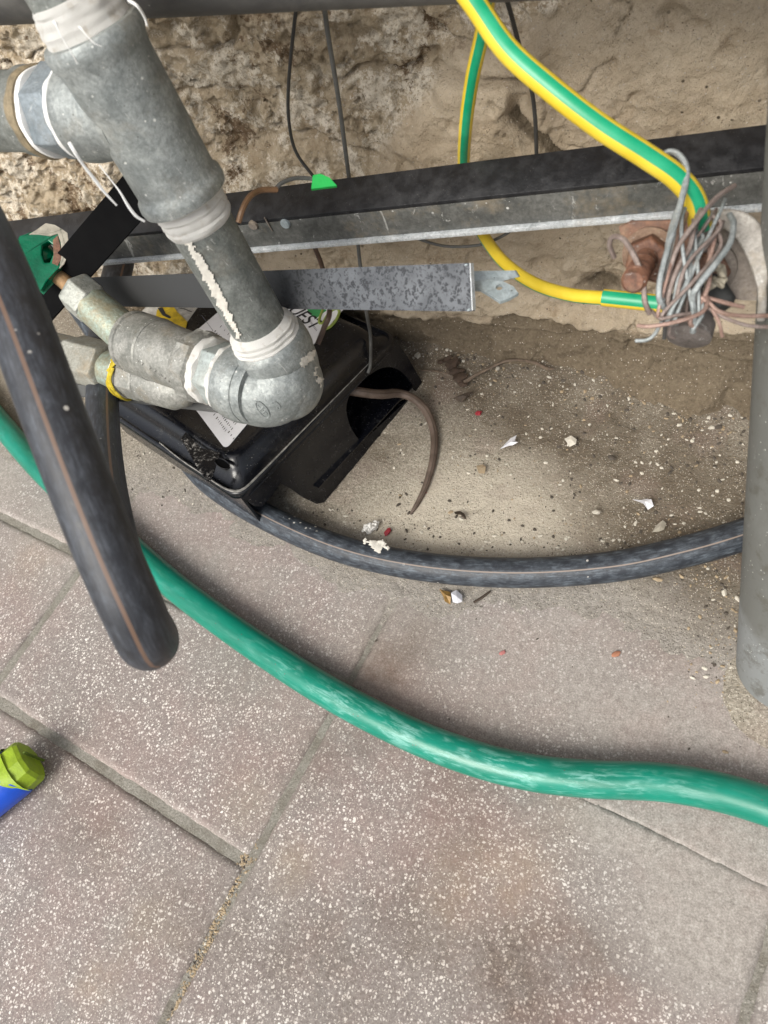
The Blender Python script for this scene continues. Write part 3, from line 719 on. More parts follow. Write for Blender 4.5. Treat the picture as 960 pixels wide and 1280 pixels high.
# ================================================================== BAIT BOX
def bait_box():
    o3 = onz(297, 624, .090); r3 = onz(499, 419, .072)
    a1 = (r3-o3).normalized(); W = (r3-o3).length
    a2 = Vector((-a1.y, a1.x, 0)).normalized(); a3 = a1.cross(a2).normalized(); DP = .25
    root = empty('bait_box', Vector((o3.x+a1.x*W/2+a2.x*DP/2, o3.y+a1.y*W/2+a2.y*DP/2, 0)), 'black plastic rodent bait box with a paper label tilted on the black floor pipe', 'bait box')
    def B(s, t, h): return o3+a1*s+a2*t+a3*h
    # lid: rounded rectangular rings, lip then ridge then sunk top
    def ring(ins, h, rad, n=8):
        out = []
        for cx, cy, a0 in ((W-ins-rad, ins+rad, -90), (W-ins-rad, DP-ins-rad, 0), (ins+rad, DP-ins-rad, 90), (ins+rad, ins+rad, 180)):
            for k in range(n):
                a = math.radians(a0+90*k/(n-1)); out.append(B(cx+rad*math.cos(a), cy+rad*math.sin(a), h))
        return out
    prof = [(.003, -.010, .014), (0, -.008, .016), (0, -.0015, .016), (.0012, .0, .015), (.0035, .0005, .014), (.005, -.0022, .013), (.013, .0, .012), (.017, .008, .013), (.021, .0155, .014), (.026, .0185, .014), (.030, .0185, .013), (.034, .0178, .012), (.042, .0176, .010)]
    lid = MB(); rings = [ring(*p) for p in prof]; m = len(rings[0])
    vs = [v for r in rings for v in r]; fs = []
    for i in range(len(rings)-1):
        for k in range(m):
            fs.append([i*m+k, i*m+(k+1) % m, (i+1)*m+(k+1) % m, (i+1)*m+k])
    fs.append([(len(rings)-1)*m+k for k in range(m)]); fs.append([k for k in range(m)][::-1])
    lid.add(vs, fs); lo = lid.build('lid', M_BOX, root, 50)
    # pale line along the lip, thickest at the front left corner
    lp = [B(s, t, .0012) for s, t in ((.004, .125), (.0015, .09), (.0012, .05), (.0014, .022), (.005, .0075), (.013, .0022), (.03, .0014), (.06, .0012), (.10, .0013), (.15, .0013), (.20, .0013))]
    tube([(*p, max(.00035, r)) for p, r in zip(lp, (.0006, .0007, .0007, .0010, .0014, .0013, .0011, .0009, .0007, .0006, .0004))], .001, 60, 6).build('pale_lip_edge', M_LIPPALE, lo)
    # dusty left shoulder
    TOPH = .0180
    pl0 = B(0, 0, TOPH); tn = a3
    def top(px, py, up=.0006): return onplane(px, py, pl0+a3*up, a3)
    # key slot: flat matt black oval, the hole's darkness put into its colour
    c = top(278, 580, .0016)
    oval = [c+a1*(.0068*math.cos(t))*.62+a2*.0098*math.sin(t) for t in np.linspace(0, 2*math.pi, 22, endpoint=False)]
    mbk = MB(); inn = [p-a3*.004+(c-p)*.15 for p in oval]; k_ = len(oval)
    mbk.add(oval+inn, [[i, (i+1) % k_, (i+1) % k_+k_, i+k_] for i in range(k_)]+[[i+k_ for i in range(k_)]])
    rim = [p+a3*.001 for p in oval]
    plate(oval, [], a3, .0008).build('key_slot', M_STRAP, lo)
    tube([tuple(p) for p in rim]+[tuple(rim[0])], .0006, 60, 6).build('key_slot_rim', M_BOX, lo)
    dust = [top(*p, .0005) for p in ((232, 540), (252, 560), (275, 566), (268, 590), (262, 604), (250, 590), (236, 566), (226, 548))]
    # front wall of the body with the entrance arch; it leans out towards the foot
    P1, P2 = B(.004, .004, -.004), B(W-.004, .004, -.004); bot = onz(404, 629, .004)
    fn = (P2-P1).cross(bot-P1).normalized()
    if fn.dot(Vector(CAM)-P1) < 0: fn = -fn
    def Fp(px, py): return onplane(px, py, P1, fn)
    arch_ = [(462, 562), (449, 550), (438, 533), (433, 514), (435, 499), (442, 486), (452, 476), (463, 468), (475, 461), (488, 459), (499, 463), (509, 472), (516, 482), (521, 492)]
    arch = [(462, 562)]+[tuple(p[:2]) for p in smooth_path([(x_, y_, 0) for x_, y_ in arch_], 44)[1:]]
    body = [P1]+[Fp(*p) for p in ((311, 627), (319, 633), (327, 633), (340, 620), (350, 604), (364, 611), (379, 622), (396, 630), (405, 628), (430, 598), (462, 562))]
    body += [Fp(*p) for p in arch[1:]]+[Fp(529, 491), Fp(533, 487), Fp(522, 468), Fp(510, 447), Fp(503, 437), P2]
    bo = plate(body, [], fn, .0028).build('body', M_BOX, root, 25)
    # sill plate of the entrance
    sill = [Fp(452, 553), Fp(463, 562), Fp(530, 489), Fp(524, 486)]
    plate(sill, [], fn, .008).build('entrance_sill', M_BOX, root)
    # other sides and the floor of the box
    def at0(s, t): q = B(s, t, 0); return Vector((q.x, q.y, max(.002, .026-.11*s)))
    def side(s0, t0, s1, t1, name):
        p, q, r, u = B(s0, t0, -.006), B(s1, t1, -.006), at0(s1, t1), at0(s0, t0)
        nn = (q-p).cross(u-p).normalized(); plate([p, q, r, u], [], nn, .0025).build(name, M_BOX, root)
    side(.006, .010, .006, DP-.006, 'side_wall'); side(.006, DP-.006, W-.006, DP-.006, 'back_wall'); 
    fe = [P2, Fp(503, 437), Fp(510, 447), Fp(522, 468), Fp(533, 487)+Vector((0, 0, .001))]
    b0, b1 = B(W-.004, DP-.006, -.004), at0(W-.004, DP-.006)
    be = [b0+(b1-b0)*(k_/4) for k_ in range(5)]
    sw = MB(); off = -a1*.0025
    for q_ in (Vector((0, 0, 0)), off):
        sw.add([p+q_ for p in fe]+[p+q_ for p in be], [[k_, k_+1, k_+6, k_+5] for k_ in range(4)])
    sw.build('side_wall', M_BOX, root)
    e = [at0(.07, -.017), at0(W-.003, -.012), at0(W-.008, DP-.008), at0(.07, DP-.008)]
    e = [p+Vector((0, 0, .0085)) for p in e]
    plate(e, [], (e[1]-e[0]).cross(e[3]-e[0]), .002).build('bottom', M_BOX, root)
    tube([tuple(B(.012, .0005, -.0085)), tuple(B(W-.02, .0005, -.0085))], .0013, 6, 8).build('lid_rim', M_BOX, lo)
    # inner baffle seen dark through the arch
    p, q = B(.02, .075, -.008), B(W-.01, .075, -.008); r, u = at0(W-.01, .075), at0(.02, .075)
    plate([p, q, r, u], [], (q-p).cross(u-p), .002).build('baffle', M_BOX, root)
    # hinge lug at the back
    box3(B(W-.07, DP-.002, -.006), a1*.045, a2*.010, a3*.014).build('hinge', M_BOX, lo)
    box3(B(.05, DP-.002, -.006), a1*.045, a2*.010, a3*.014).build('hinge', M_BOX, lo)
    # ------- paper label
    cs = [top(282, 562), top(436, 378), top(352, 322), top(200, 452)]
    ctr = sum(cs, Vector())/4
    def rounded(pts, rad, n=6):
        out = []; m = len(pts)
        for i in range(m):
            p, a, b = pts[i], (pts[i-1]-pts[i]).normalized(), (pts[(i+1) % m]-pts[i]).normalized()
            for k in range(n):
                t = k/(n-1); out.append(p+a*rad*(1-t)**2+b*rad*t*t)
        return out
    lab = plate(rounded(cs, .008), [], a3, .0004).build('label', M_PAPER, lo, smooth=False)
    # printing: columns of small ticks running away from the viewer, ruled lines
    def bar_px(x0, y0, x1, y1, wd, mat, name='printed_line', mbx=None):
        p, q = top(x0, y0, .0008), top(x1, y1, .0008); d = (q-p).normalized(); s_ = a3.cross(d)*wd/2
        mm = mbx or MB(); mm.add([p-s_, q-s_, q+s_, p+s_], [[0, 1, 2, 3]])
        return mm
    ink = MB()
    for (x0, y0, x1, y1, nt) in ((276, 408, 302, 434, 12), (269, 414, 291, 440, 11), (262, 421, 275, 437, 7), (268, 518, 282, 538, 10), (275, 516, 290, 536, 10), (283, 514, 296, 532, 9), (291, 512, 302, 524, 7), (286, 540, 292, 548, 3)):
        for i in range(nt):
            f = i/(nt-1); x = x0+(x1-x0)*f; y = y0+(y1-y0)*f; ln = random.choice((.6, .8, 1, 1.1))
            if random.random() < .12: continue
            bar_px(x-1.0*ln, y+1.2*ln, x+1.0*ln, y-1.2*ln, random.choice((.0006, .0009, .0012)), None, mbx=ink)
    tag(ink.build('printed_text', M_INK, lab, smooth=False), kind='stuff')
    gl = MB(); bar_px(252, 394, 266, 413, .0005, None, mbx=gl); bar_px(266, 413, 250, 431, .0005, None, mbx=gl)
    gl.build('ruled_line', M_INKGREY, lab, smooth=False)
    # lettering, reading along the box's short way
    def word(txt, px, py, size, mat, shear=.25, dirpx=(20, 15), off=.012):
        cu = bpy.data.curves.new('w', 'FONT'); cu.body = txt; cu.size = size; cu.shear = shear; cu.offset = off*size; cu.extrude = 0
        tmp = bpy.data.objects.new('w', cu); COL.objects.link(tmp); dg = bpy.context.evaluated_depsgraph_get()
        me = bpy.data.meshes.new_from_object(tmp.evaluated_get(dg)); bpy.data.objects.remove(tmp)
        p = top(px, py, .0010); x = (top(px+dirpx[0], py+dirpx[1], .0010)-p).normalized(); y = a3.cross(x)
        m2 = MB(); m2.add([p+x*v.co.x+y*v.co.y for v in me.vertices], [list(f.vertices) for f in me.polygons])
        return m2.build('lettering', mat, lab, smooth=False)
    word('UEST', 358, 388, .0215, M_INK)
    tick = MB()
    for i in range(9):
        f = i/8; x = 388+7.5*f; y = 402+11*f
        bar_px(x-.7, y+.9, x+.9, y-1.1, .0007, None, mbx=tick)
    tag(tick.build('printed_text', M_INKGREY, lab, smooth=False), kind='stuff')
    gr = [top(*p, .0008) for p in ((382, 384), (405, 384), (408, 388), (395, 398), (389, 394))]
    plate(gr, [], a3, .0003).build('green_print', M_PRINTGREEN, lab, smooth=False)
    # lime loop
    loop = [top(*p, .0009) for p in ((404, 386), (400, 396), (399, 403), (403, 404), (408, 396), (414, 389), (421, 386), (424, 390), (420, 400), (413, 408), (407, 411))]
    tube([tuple(p) for p in loop], .0016, 50, 6).build('lime_print', M_PRINTLIME, lab)
    # ------- second, yellow label further back
    st = [top(*p) for p in ((174, 392), (214, 352), (256, 372), (224, 416))]
    sk = plate(st, [], a3, .0004).build('warning_label', plain('grubby_paper', (.50, .48, .44), .7, 0, .5, 140), lo, smooth=False)
    yl = [top(*p, .0012) for p in ((196, 388), (204, 379), (213, 378), (221, 389), (234, 402), (232, 411), (222, 413), (213, 404), (203, 398), (195, 396))]
    plate(yl, [], a3, .0006).build('yellow_print', M_YELLOWPRINT, sk, smooth=False)
    bk = MB(); bk = plate([top(*p, .0017) for p in ((197, 385), (203, 384), (207, 392), (214, 396), (212, 398), (203, 394))], [], a3, .0003)
    bar_px(223, 385, 230, 386, .0012, None, mbx=bk); bar_px(230, 386, 240, 390, .0010, None, mbx=bk); bar_px(214, 396, 224, 398, .0008, None, mbx=bk); bar_px(222, 402, 228, 408, .0008, None, mbx=bk)
    bk.build('black_print', M_INK, sk, smooth=False)
    # pale scuffed dust beside the slot
    d2 = plate(dust, [], a3, .0003).build('dusty_patch', M_BOXDUST, lo, smooth=False)
    return Fp, fn
Fp, fn = bait_box()

# rat tail hanging out of the arch and lying on the cement
tp = [tuple(Fp(430, 489)-fn*.05)+(.0052,), tuple(Fp(443, 490)-fn*.012)+(.0052,), tuple(Fp(470, 492)+fn*.004)+(.0050,)]
tp += [(*onz(500, 492, .020), .0048), (*onz(521, 501, .015), .0047), (*onz(536, 520, .010), .0046), (*onz(543, 545, .008), .0043), (*onz(541, 575, .007), .0039), (*onz(533, 605, .006), .0033), (*onz(524, 625, .0055), .0027), (*onz(517, 637, .0048), .0020), (*onz(513, 643, .0045), .0009)]
o = tube(tp, .005, 90, 14, wob=.08).build('rat_tail', M_TAIL)
tag(o, 'brown rat tail curling out of the black box entrance onto the cement', 'rat')

# ================================================================== GAS RISER AND VALVE
def gas_pipe():
    e_lo = dep(343, 440, .585); r_hi = dep(240, 260, .50); top_ = dep(82, -14, .405)
    root = empty('gas_pipe_assembly', onz(350, 560, 0), 'galvanised gas riser with tee, elbow and green handled valve', 'gas pipe')
    axis = (r_hi-e_lo).normalized()
    # straighten: one axis from elbow to the top
    axis = (top_-e_lo).normalized(); Lr = (top_-e_lo).length
    def on_axis(px, py):
        c = Vector(CAM); d = Vector(ray(px, py)).normalized(); w0 = e_lo-c
        b = axis.dot(d); dd = axis.dot(w0); e = d.dot(w0); return (b*e-dd)/(1-b*b)
    s_t0 = on_axis(232, 246); s_t1 = on_axis(102, 40)
    # lower pipe
    rp = .0212
    lathe(e_lo, top_, [(-.01, rp), (s_t0+.01, rp)], 56, wob=.0003).build('pipe', M_GPIPE, root)
    # tee body with beaded ends
    A = e_lo+axis*s_t0; Lt = s_t1-s_t0; rt = .0268
    pr = [(0, .0262), (.0008, .0288), (.004, .0296), (.0085, .0290), (.011, .0270), (.015, rt), (Lt-.018, rt), (Lt-.013, .0276), (Lt-.009, .0292), (Lt-.003, .0296), (Lt-.0005, .0282), (Lt, .0262)]
    tee = lathe(A, top_, pr, 64, wob=.0005, wf=30)
    # upper pipe with worn tape
    lathe(e_lo, top_, [(s_t1-.004, .0215), (Lr+.06, .0215)], 48).build('pipe', M_GPIPE, root)
    tw = [(s_t1-.002, .0262)]+[(s_t1-.001+.0016*i, .0252-.00020*i+.0004*math.sin(i*1.9)) for i in range(11)]+[(s_t1+.0178, .0217)]
    lathe(e_lo, top_, tw, 56, wob=.0011, wf=130).build('tape_wrap', M_TAPE, root)
    tw = [(s_t0-.020, .0214), (s_t0-.0185, .0226)]+[(s_t0-.017+.0018*i, .0234+.0005*math.sin(i*2.3)) for i in range(9)]+[(s_t0+.001, .0255)]
    lathe(e_lo, top_, tw, 56, wob=.0011, wf=130).build('tape_wrap', M_TAPE, root)
    # branch to the wall
    bc = e_lo+axis*on_axis(166, 141); bend = dep(-60, 141, .52)
    def along(px, py):
        c = Vector(CAM); d = Vector(ray(px, py)).normalized(); ba = (bend-bc).normalized(); w0 = bc-c
        b = ba.dot(d); dd = ba.dot(w0); e = d.dot(w0); return (b*e-dd)/(1-b*b)
    b1 = along(104, 140); b2 = along(72, 140); b3 = along(50, 140)
    lathe(bc, bend, [(.004, .0268), (b1*.55, .0272), (b1*.78, .0285), (b1*.95, .0286), (b1, .0270)], 56, mb=tee, wob=.0004)
    to = tee.build('tee', M_GALV, root, 40); bv = tee.bvh()
    lathe(bc, bend, [(b1-.001, .0255), (b1+.0005, .0268), (b1+.004, .0262), (b1+.0065, .0235)], 64, wob=.0016, wf=110).build('tape_wrap', M_TAPEW, root)
    hx = lathe(bc, bend, [(b1+.003, .0245), (b1+.0045, .0278), (b2+.002, .0278), (b2+.0035, .0250)], 6, ang0=.35).build('hex_bushing', galv('blue_grey_zinc', (.19, .225, .25), (.27, .31, .34), .5, .3, .5), root, 20); bevel(hx, .0010, 2)
    lathe(bc, bend, [(b2+.0015, .0225), (b2+.003, .0262), (b2+.0065, .0262), (b2+.009, .023)], 48, wob=.0010, wf=90).build('tape_wrap', M_TAPEW, root)
    lathe(bc, bend, [(b2+.007, .0225), (b2+.010, .0262), (b3+.006, .0262), (b3+.010, .0238), (b3+.20, .0238)], 48, wob=.0006).build('pipe', M_GPIPE, root)
    lathe(bc, bend, [(b2+.0085, .0262), (b2+.0105, .0272), (b2+.0135, .0268), (b2+.0155, .026)], 48, wob=.0010, wf=90).build('hemp_sealant', plain('old_hemp_sealant', (.30, .24, .15), .7, 0, .5, 150, .001), root)
    # loose tape tails
    def strand(pts, r, D, mat=M_TAPEW):
        tube([(*dep(x, y, D+dz), r*k) for x, y, dz, k in pts], r, 40, 6, wob=.5).build('tape_tail', mat, root)
    strand([(86, 178, -.014, 1), (93, 190, -.012, 1.1), (104, 206, -.006, .9), (118, 224, 0, 1), (130, 240, .004, .8), (146, 257, .008, .5)], .0011, .455)
    strand([(124, 206, 0, .4), (138, 224, .0, .4), (150, 240, 0, .7), (160, 257, .002, 1), (170, 270, .004, 1), (181, 277, .006, .7)], .0009, .455)
    strand([(68, 26, 0, .6), (76, 44, 0, .6), (87, 62, 0, .6), (97, 80, .004, .5)], .0006, .383)
    strand([(99, 33, 0, .6), (108, 44, 0, .6), (118, 54, .002, .5), (127, 58, .004, .4)], .0006, .385)
    strand([(160, 0, 0, .9), (172, 8, 0, .9), (181, 22, .008, .8), (184, 32, .012, .6)], .0009, .40)
    strand([(52, 18, 0, .8), (60, 22, 0, .8), (70, 30, -.004, .7)], .0010, .40)
    # white plaster spill along the left edge of the lower pipe
    def cyl_patch(name, poly, mat, base, rr, lift=.0012, pick=None):
        """patch laid on the pipe surface, outline given along/around"""
        pass
    pip = lathe(e_lo, top_, [(-.01, rp), (s_t0+.01, rp)], 96); pbv = pip.bvh()
    def patch(outline, bvhs, name, mat, lift=.0010, res=2.2, par=root):
        xs = [p[0] for p in outline]; ys = [p[1] for p in outline]; m = len(outline)
        def inside(x, y):
            c = False
            for i in range(m):
                (xa, ya), (xb, yb) = outline[i], outline[i-1]
                if (ya > y) != (yb > y) and x < (xb-xa)*(y-ya)/(yb-ya)+xa: c = not c
            return c
        gx = np.arange(min(xs)-4, max(xs)+4, res); gy = np.arange(min(ys)-4, max(ys)+4, res); idx = {}; vs = []; fs = []
        for i, x in enumerate(gx):
            for j, y in enumerate(gy):
                qx = x+3.4*mnoise.noise(Vector((x*.16, y*.16, 0)))+1.5*mnoise.noise(Vector((x*.5, y*.5, 5))); qy = y+3.4*mnoise.noise(Vector((x*.16, y*.16, 9)))
                if not inside(qx, qy): continue
                d = Vector(ray(x, y)).normalized(); hit = None
                for b_ in bvhs:
                    h = b_.ray_cast(Vector(CAM), d)
                    if h[0] is not None and (hit is None or h[3] < hit[3]): hit = h
                if hit is None: continue
                nn = hit[1] if hit[1].dot(d) < 0 else -hit[1]
                idx[(i, j)] = len(vs); vs.append(hit[0]+nn*lift*(1+.9*mnoise.noise(Vector((x*.3, y*.3, 2)))))
        for (i, j) in list(idx):
            q = [(i, j), (i+1, j), (i+1, j+1), (i, j+1)]
            if all(t in idx for t in q): fs.append([idx[t] for t in q])
        if not fs: return
        # thicken with a skirt down to the surface
        used = {}; edges = {}
        for f in fs:
            for a, b in zip(f, f[1:]+f[:1]):
                edges[(a, b)] = edges.get((a, b), 0)+1
        base_ = len(vs); c0 = Vector(CAM)
        low = [v+(v-c0).normalized()*lift*1.6 for v in vs]
        vs2 = vs+low
        for (a, b) in list(edges):
            if (b, a) not in edges: fs.append([b, a, a+base_, b+base_])
        MB().add(vs2, fs).build(name, mat, par, 60)
    patch([(214, 270), (222, 268), (236, 290), (248, 312), (262, 332), (272, 350), (282, 372), (292, 394), (302, 414), (305, 424), (298, 424), (285, 402), (268, 372), (250, 340), (232, 306)], [pbv], 'plaster_spill', M_PLASTERBIT, .0012)
    # elbow
    run_a = dep(303, 478, .600)
    runb = dep(160, 424, .665)               # axis of the valve going left and away
    rax = (runb-run_a).normalized()
    c_up = e_lo-axis*.012; corner = dep(361, 487, .598)
    path = smooth_path([tuple(e_lo+axis*.004), tuple(c_up), tuple(dep(352, 474, .594)), tuple(dep(338, 487, .597)), tuple(dep(318, 485, .599)), tuple(run_a+rax*.012)], 40)
    el = tube(np.hstack([path, np.full((40, 1), .0288)]), .0288, seg=56, raw=True)
    ss = dep(356, 478, .600)
    bm = bmesh.new(); bmesh.ops.create_uvsphere(bm, u_segments=48, v_segments=32, radius=.0302)
    el.add([v.co+ss for v in bm.verts], [[x.index for x in f.verts] for f in bm.faces]); bm.free()
    lathe(ss-rax*.004, ss+(run_a+rax*.006-ss)*2, [(0, .0293), ((run_a-ss).length+.006, .0291)], 56, mb=el)
    lathe(e_lo-axis*.006, top_, [(0, .0285), (.002, .0302), (.008, .0305), (.014, .0300), (.018, .0292), (.0205, .0270)], 56, mb=el, wob=.0003)
    lathe(run_a-rax*.014, runb, [(0, .0286), (.002, .0300), (.007, .0309), (.015, .0308), (.0195, .0300), (.0215, .0275)], 56, mb=el, wob=.0003)
    lathe(run_a-rax*.022, runb, [(0, .0270), (.014, .0287), (.018, .0291), (.024, .0296), (.029, .0290), (.031, .0268)], 56, mb=el, wob=.0003)
    eo = el.build('elbow', M_GALV, root, 38); ebv = el.bvh()
    lathe(e_lo, top_, [(.013, .0276)]+[(.0138+.0013*i, .0268-.0003*i+.0007*math.sin(i*2.1)) for i in range(9)]+[(.0265, .0228), (.028, .0214)], 56, wob=.0010, wf=110).build('tape_wrap', M_TAPE, root)
    patch([(374, 448), (385, 438), (396, 437), (395, 444), (388, 454), (378, 462), (373, 460)], [ebv], 'plaster_spill', M_PLASTERBIT, .0010, 1.6)
    patch([(390, 459), (395, 458), (397, 470), (403, 474), (401, 486), (396, 484), (393, 474)], [ebv], 'plaster_spill', M_PLASTERBIT, .0010, 1.6)
    # cast maker's oval and a small mark on the elbow
    def surf(px, py, bvh=ebv):
        h = bvh.ray_cast(Vector(CAM), Vector(ray(px, py)).normalized()); return h[0]
    ov = [surf(328+10.5*math.cos(t)*.8+4*math.sin(t)*.5, 512+8.5*math.sin(t)+5*math.cos(t)) for t in np.linspace(0, 2*math.pi, 25)]
    if all(ov):
        mk = tube([tuple(p) for p in ov], .0008, 60, 6)
        for seg_ in (((322, 507), (334, 517)), ((324, 514), (330, 508)), ((328, 517), (334, 511))):
            q = [surf(*s) for s in seg_]
            if all(q): tube([tuple(p) for p in q], .0007, 6, 6, mb=mk)
        q = [surf(*s) for s in ((340, 504), (344, 502), (349, 506), (350, 511), (346, 510))]
        if all(q): tube([tuple(p) for p in q], .0007, 16, 6, mb=mk)
        mk.build('cast_mark', M_GALV, eo)
    # nipple: tape, hex, tape, then the valve body
    lathe(run_a, runb, [(.0075, .0255), (.0085, .0280), (.0125, .0278), (.015, .0245)], 72, wob=.0020, wf=140).build('tape_wrap', M_TAPE, root)
    hx = lathe(run_a, runb, [(.010, .0225), (.012, .0262), (.030, .0262), (.032, .0235)], 6, ang0=.5).build('hex_nipple', galv('pale_zinc', (.33, .37, .36), (.45, .50, .49), .4, .3, .5), root, 20); bevel(hx, .0012, 2)
    lathe(run_a, runb, [(.028, .0225), (.0295, .0266), (.034, .0272), (.038, .0262), (.040, .024)], 72, wob=.0024, wf=150).build('tape_wrap', M_TAPE, root)
    def st(px, py):
        c = Vector(CAM); d = Vector(ray(px, py)).normalized(); w0 = run_a-c
        b = rax.dot(d); dd = rax.dot(w0); e = d.dot(w0); return (b*e-dd)/(1-b*b)
    s0 = st(262, 462); s1 = st(198, 438); s2 = st(172, 428)
    vb = lathe(run_a, runb, [(.037, .0240), (.0385, .0282), (.046, .0294), (.051, .0284), (.056, .0262), (s0+.012, .0238), (s1-.014, .0256), (s1-.001, .0262)], 56, wob=.0008, wf=30)
    # hexagonal socket end of the casting
    lathe(run_a, runb, [(.036, .0270), (.038, .0300), (.052, .0300), (.056, .0265)], 8, mb=vb, ang0=.4)
    vbo = vb.build('valve_body', M_CASTZ, root, 35); vbv = vb.bvh()
    bn = lathe(run_a, runb, [(s1-.002, .0245), (s1-.001, .0266), (s1+.001, .0272), (s1+.002, .0268), (s2-.004, .0268), (s2-.003, .0255), (s2-.001, .0255), (s2, .0268), (s2+.004, .0266), (s2+.006, .0240), (s2+.007, .016)], 64, wob=.0003).build('bonnet', M_CASTZ, root, 30)
    # stem side: gland, nut, rod, handle — the stem kinks slightly upward like the photographed one
    g0 = run_a+rax*(s2+.003); hnd = dep(46, 322, .675); gax = (hnd-g0).normalized(); Lh = (hnd-g0).length
    def sg(px, py):
        c = Vector(CAM); d = Vector(ray(px, py)).normalized(); w0 = g0-c
        b = gax.dot(d); dd = gax.dot(w0); e = d.dot(w0); return (b*e-dd)/(1-b*b)
    n0, n1, n2_ = sg(111, 384), sg(92, 368), sg(86, 364)
    lathe(g0, hnd, [(-.002, .0175), (n0*.6, .0168), (n0, .0163)], 40, wob=.0003).build('gland', M_BRASSY, root)
    hx = lathe(g0, hnd, [(n0-.002, .0158), (n0-.001, .0185), (n1, .0185), (n1+.003, .0165), (n1+.004, .012)], 6, ang0=.2).build('packing_nut', galv('nut_zinc', (.26, .27, .24), (.38, .39, .36), .45, .3, .5, 90, .5), root, 20); bevel(hx, .0014, 3)
    lathe(g0, hnd, [(n1, .0072), (Lh-.004, .0070)], 24, wob=.0003).build('stem', M_RUSTROD, root)
    # handle: green enamelled cup shape, torn open, with flaking pale paint on top
    D = .668
    hub = lathe(g0, hnd, [(Lh-.016, .0120), (Lh-.012, .0150), (Lh-.002, .0165), (Lh+.006, .015)], 20).build('handle', M_PAINT_G, root)
    def P(x, y, dz=0): return dep(x, y, D+dz)
    ring_o = [(20, 306), (26, 297), (40, 291), (60, 293), (76, 288), (80, 300), (83, 316), (74, 335), (60, 350), (49, 362), (38, 355), (28, 338), (22, 322)]
    ring_i = [(52, 306), (60, 301), (66, 306), (66, 318), (62, 328), (55, 328), (52, 318)]
    pn = (Vector(CAM)-P(50, 320)).normalized(); pn = (pn+gax*.35).normalized(); c0 = P(50, 320, -.012)
    wo = [onplane(x, y, c0, pn) for x, y in ring_o]; wi = [onplane(x, y, c0, pn) for x, y in ring_i]
    hw_ = plate(wo, [wi], pn, .012).build('handle_rim', M_PAINT_G, hub); bevel(hw_, .0028, 3)
    fl = [onplane(x, y, c0+pn*.0012, pn) for x, y in ((36, 293), (46, 287), (57, 279), (68, 281), (77, 286), (84, 291), (86, 306), (85, 318), (80, 330), (74, 336), (77, 318), (76, 303), (72, 292), (62, 295), (48, 293))]
    plate(fl, [], pn, .0015).build('flaked_paint', M_FLAKE, hub)
    ins = [onplane(x, y, c0+pn*.0008, pn) for x, y in ((66, 300), (72, 294), (75, 306), (77, 322), (72, 332), (65, 329), (67, 318))]
    plate(ins, [], pn, .001).build('rust_patch', M_RUST2, hub)
    # lower outlet: coupling under the bonnet going left
    oa = dep(204, 480, .668); ob = dep(92, 448, .722); oax = (ob-oa).normalized()
    def so(px, py):
        c = Vector(CAM); d = Vector(ray(px, py)).normalized(); w0 = oa-c
        b = oax.dot(d); dd = oax.dot(w0); e = d.dot(w0); return (b*e-dd)/(1-b*b)
    k0, k1, k2, k3 = so(182, 474), so(160, 466), so(148, 460), so(124, 452)
    lathe(oa, ob, [(-.036, .006), (-.030, .013), (-.018, .0185), (k0*.5, .0196), (k0, .0185)], 40, wob=.0012, wf=60).build('outlet', M_CASTZ, root)
    hx = lathe(oa, ob, [(k0-.003, .0175), (k0-.001, .0208), (k1-.004, .0210), (k1-.002, .0190)], 8, ang0=.1).build('outlet_collar', M_CASTZ, root, 20); bevel(hx, .001, 2)
    lathe(oa, ob, [(k1-.004, .0185), (k1-.003, .0215), (k1+.001, .0212), (k1+.003, .018)], 40, wob=.0018, wf=130).build('tape_wrap', M_TAPE, root)
    lathe(oa, ob, [(k1, .0172), (k3+.004, .0172)], 40, wob=.0004).build('nipple', M_BRASSY, root)
    hx = lathe(oa, ob, [(k2+.010, .0190), (k2+.012, .0240), (k3+.030, .0240), (k3+.034, .0205), (k3+.10, .0195)], 6, ang0=.6).build('union_nut', galv('dull_union_nut', (.25, .24, .20), (.36, .36, .32), .5, .25, .6, 90, .6), root, 20); bevel(hx, .0016, 3)
    # scraps of yellow thread seal round the outlet
    ys = MB()
    for i in range(5):
        pts = [tuple(oa+oax*(k1-.002+random.uniform(-.003, .003))+(pn*1.0).normalized()*.0) for _ in range(2)]
    u_ = oax.orthogonal().normalized(); v_ = oax.cross(u_)
    vis = (Vector(CAM)-oa); vis = (vis-oax*vis.dot(oax)).normalized(); per = oax.cross(vis)
    for i in range(14):
        a0 = random.uniform(-2.2, 1.0); sgn = 1
        pts = [tuple(oa+oax*(k1-.003+random.uniform(-.004, .005))+(vis*math.cos(a0+t*.5)+per*math.sin(a0+t*.5)*sgn)*.0226) for t in range(4)]
        tube(pts, .0013, 14, 5, mb=ys, wob=.4)
    ys.build('yellow_thread_seal', plain('yellow_sealing_thread', (.62, .48, .03), .6, 0, .3, 200), root)
    # raised cast lettering along the body, too worn to read
    el_ = MB()
    for (x, y, sz) in ((172, 451, 1), (178, 454, 1), (188, 459, 1.1), (194, 463, 1.2), (200, 468, 1.2), (206, 472, 1.1), (212, 476, .9)):
        q = surf(x, y, vbv)
        if q is None: continue
        stone(q, .0016*sz, .8, 1, .5, x, mb=el_)
    if el_.v: el_.build('worn_cast_lettering', M_CASTZ, vbo)
gas_pipe()

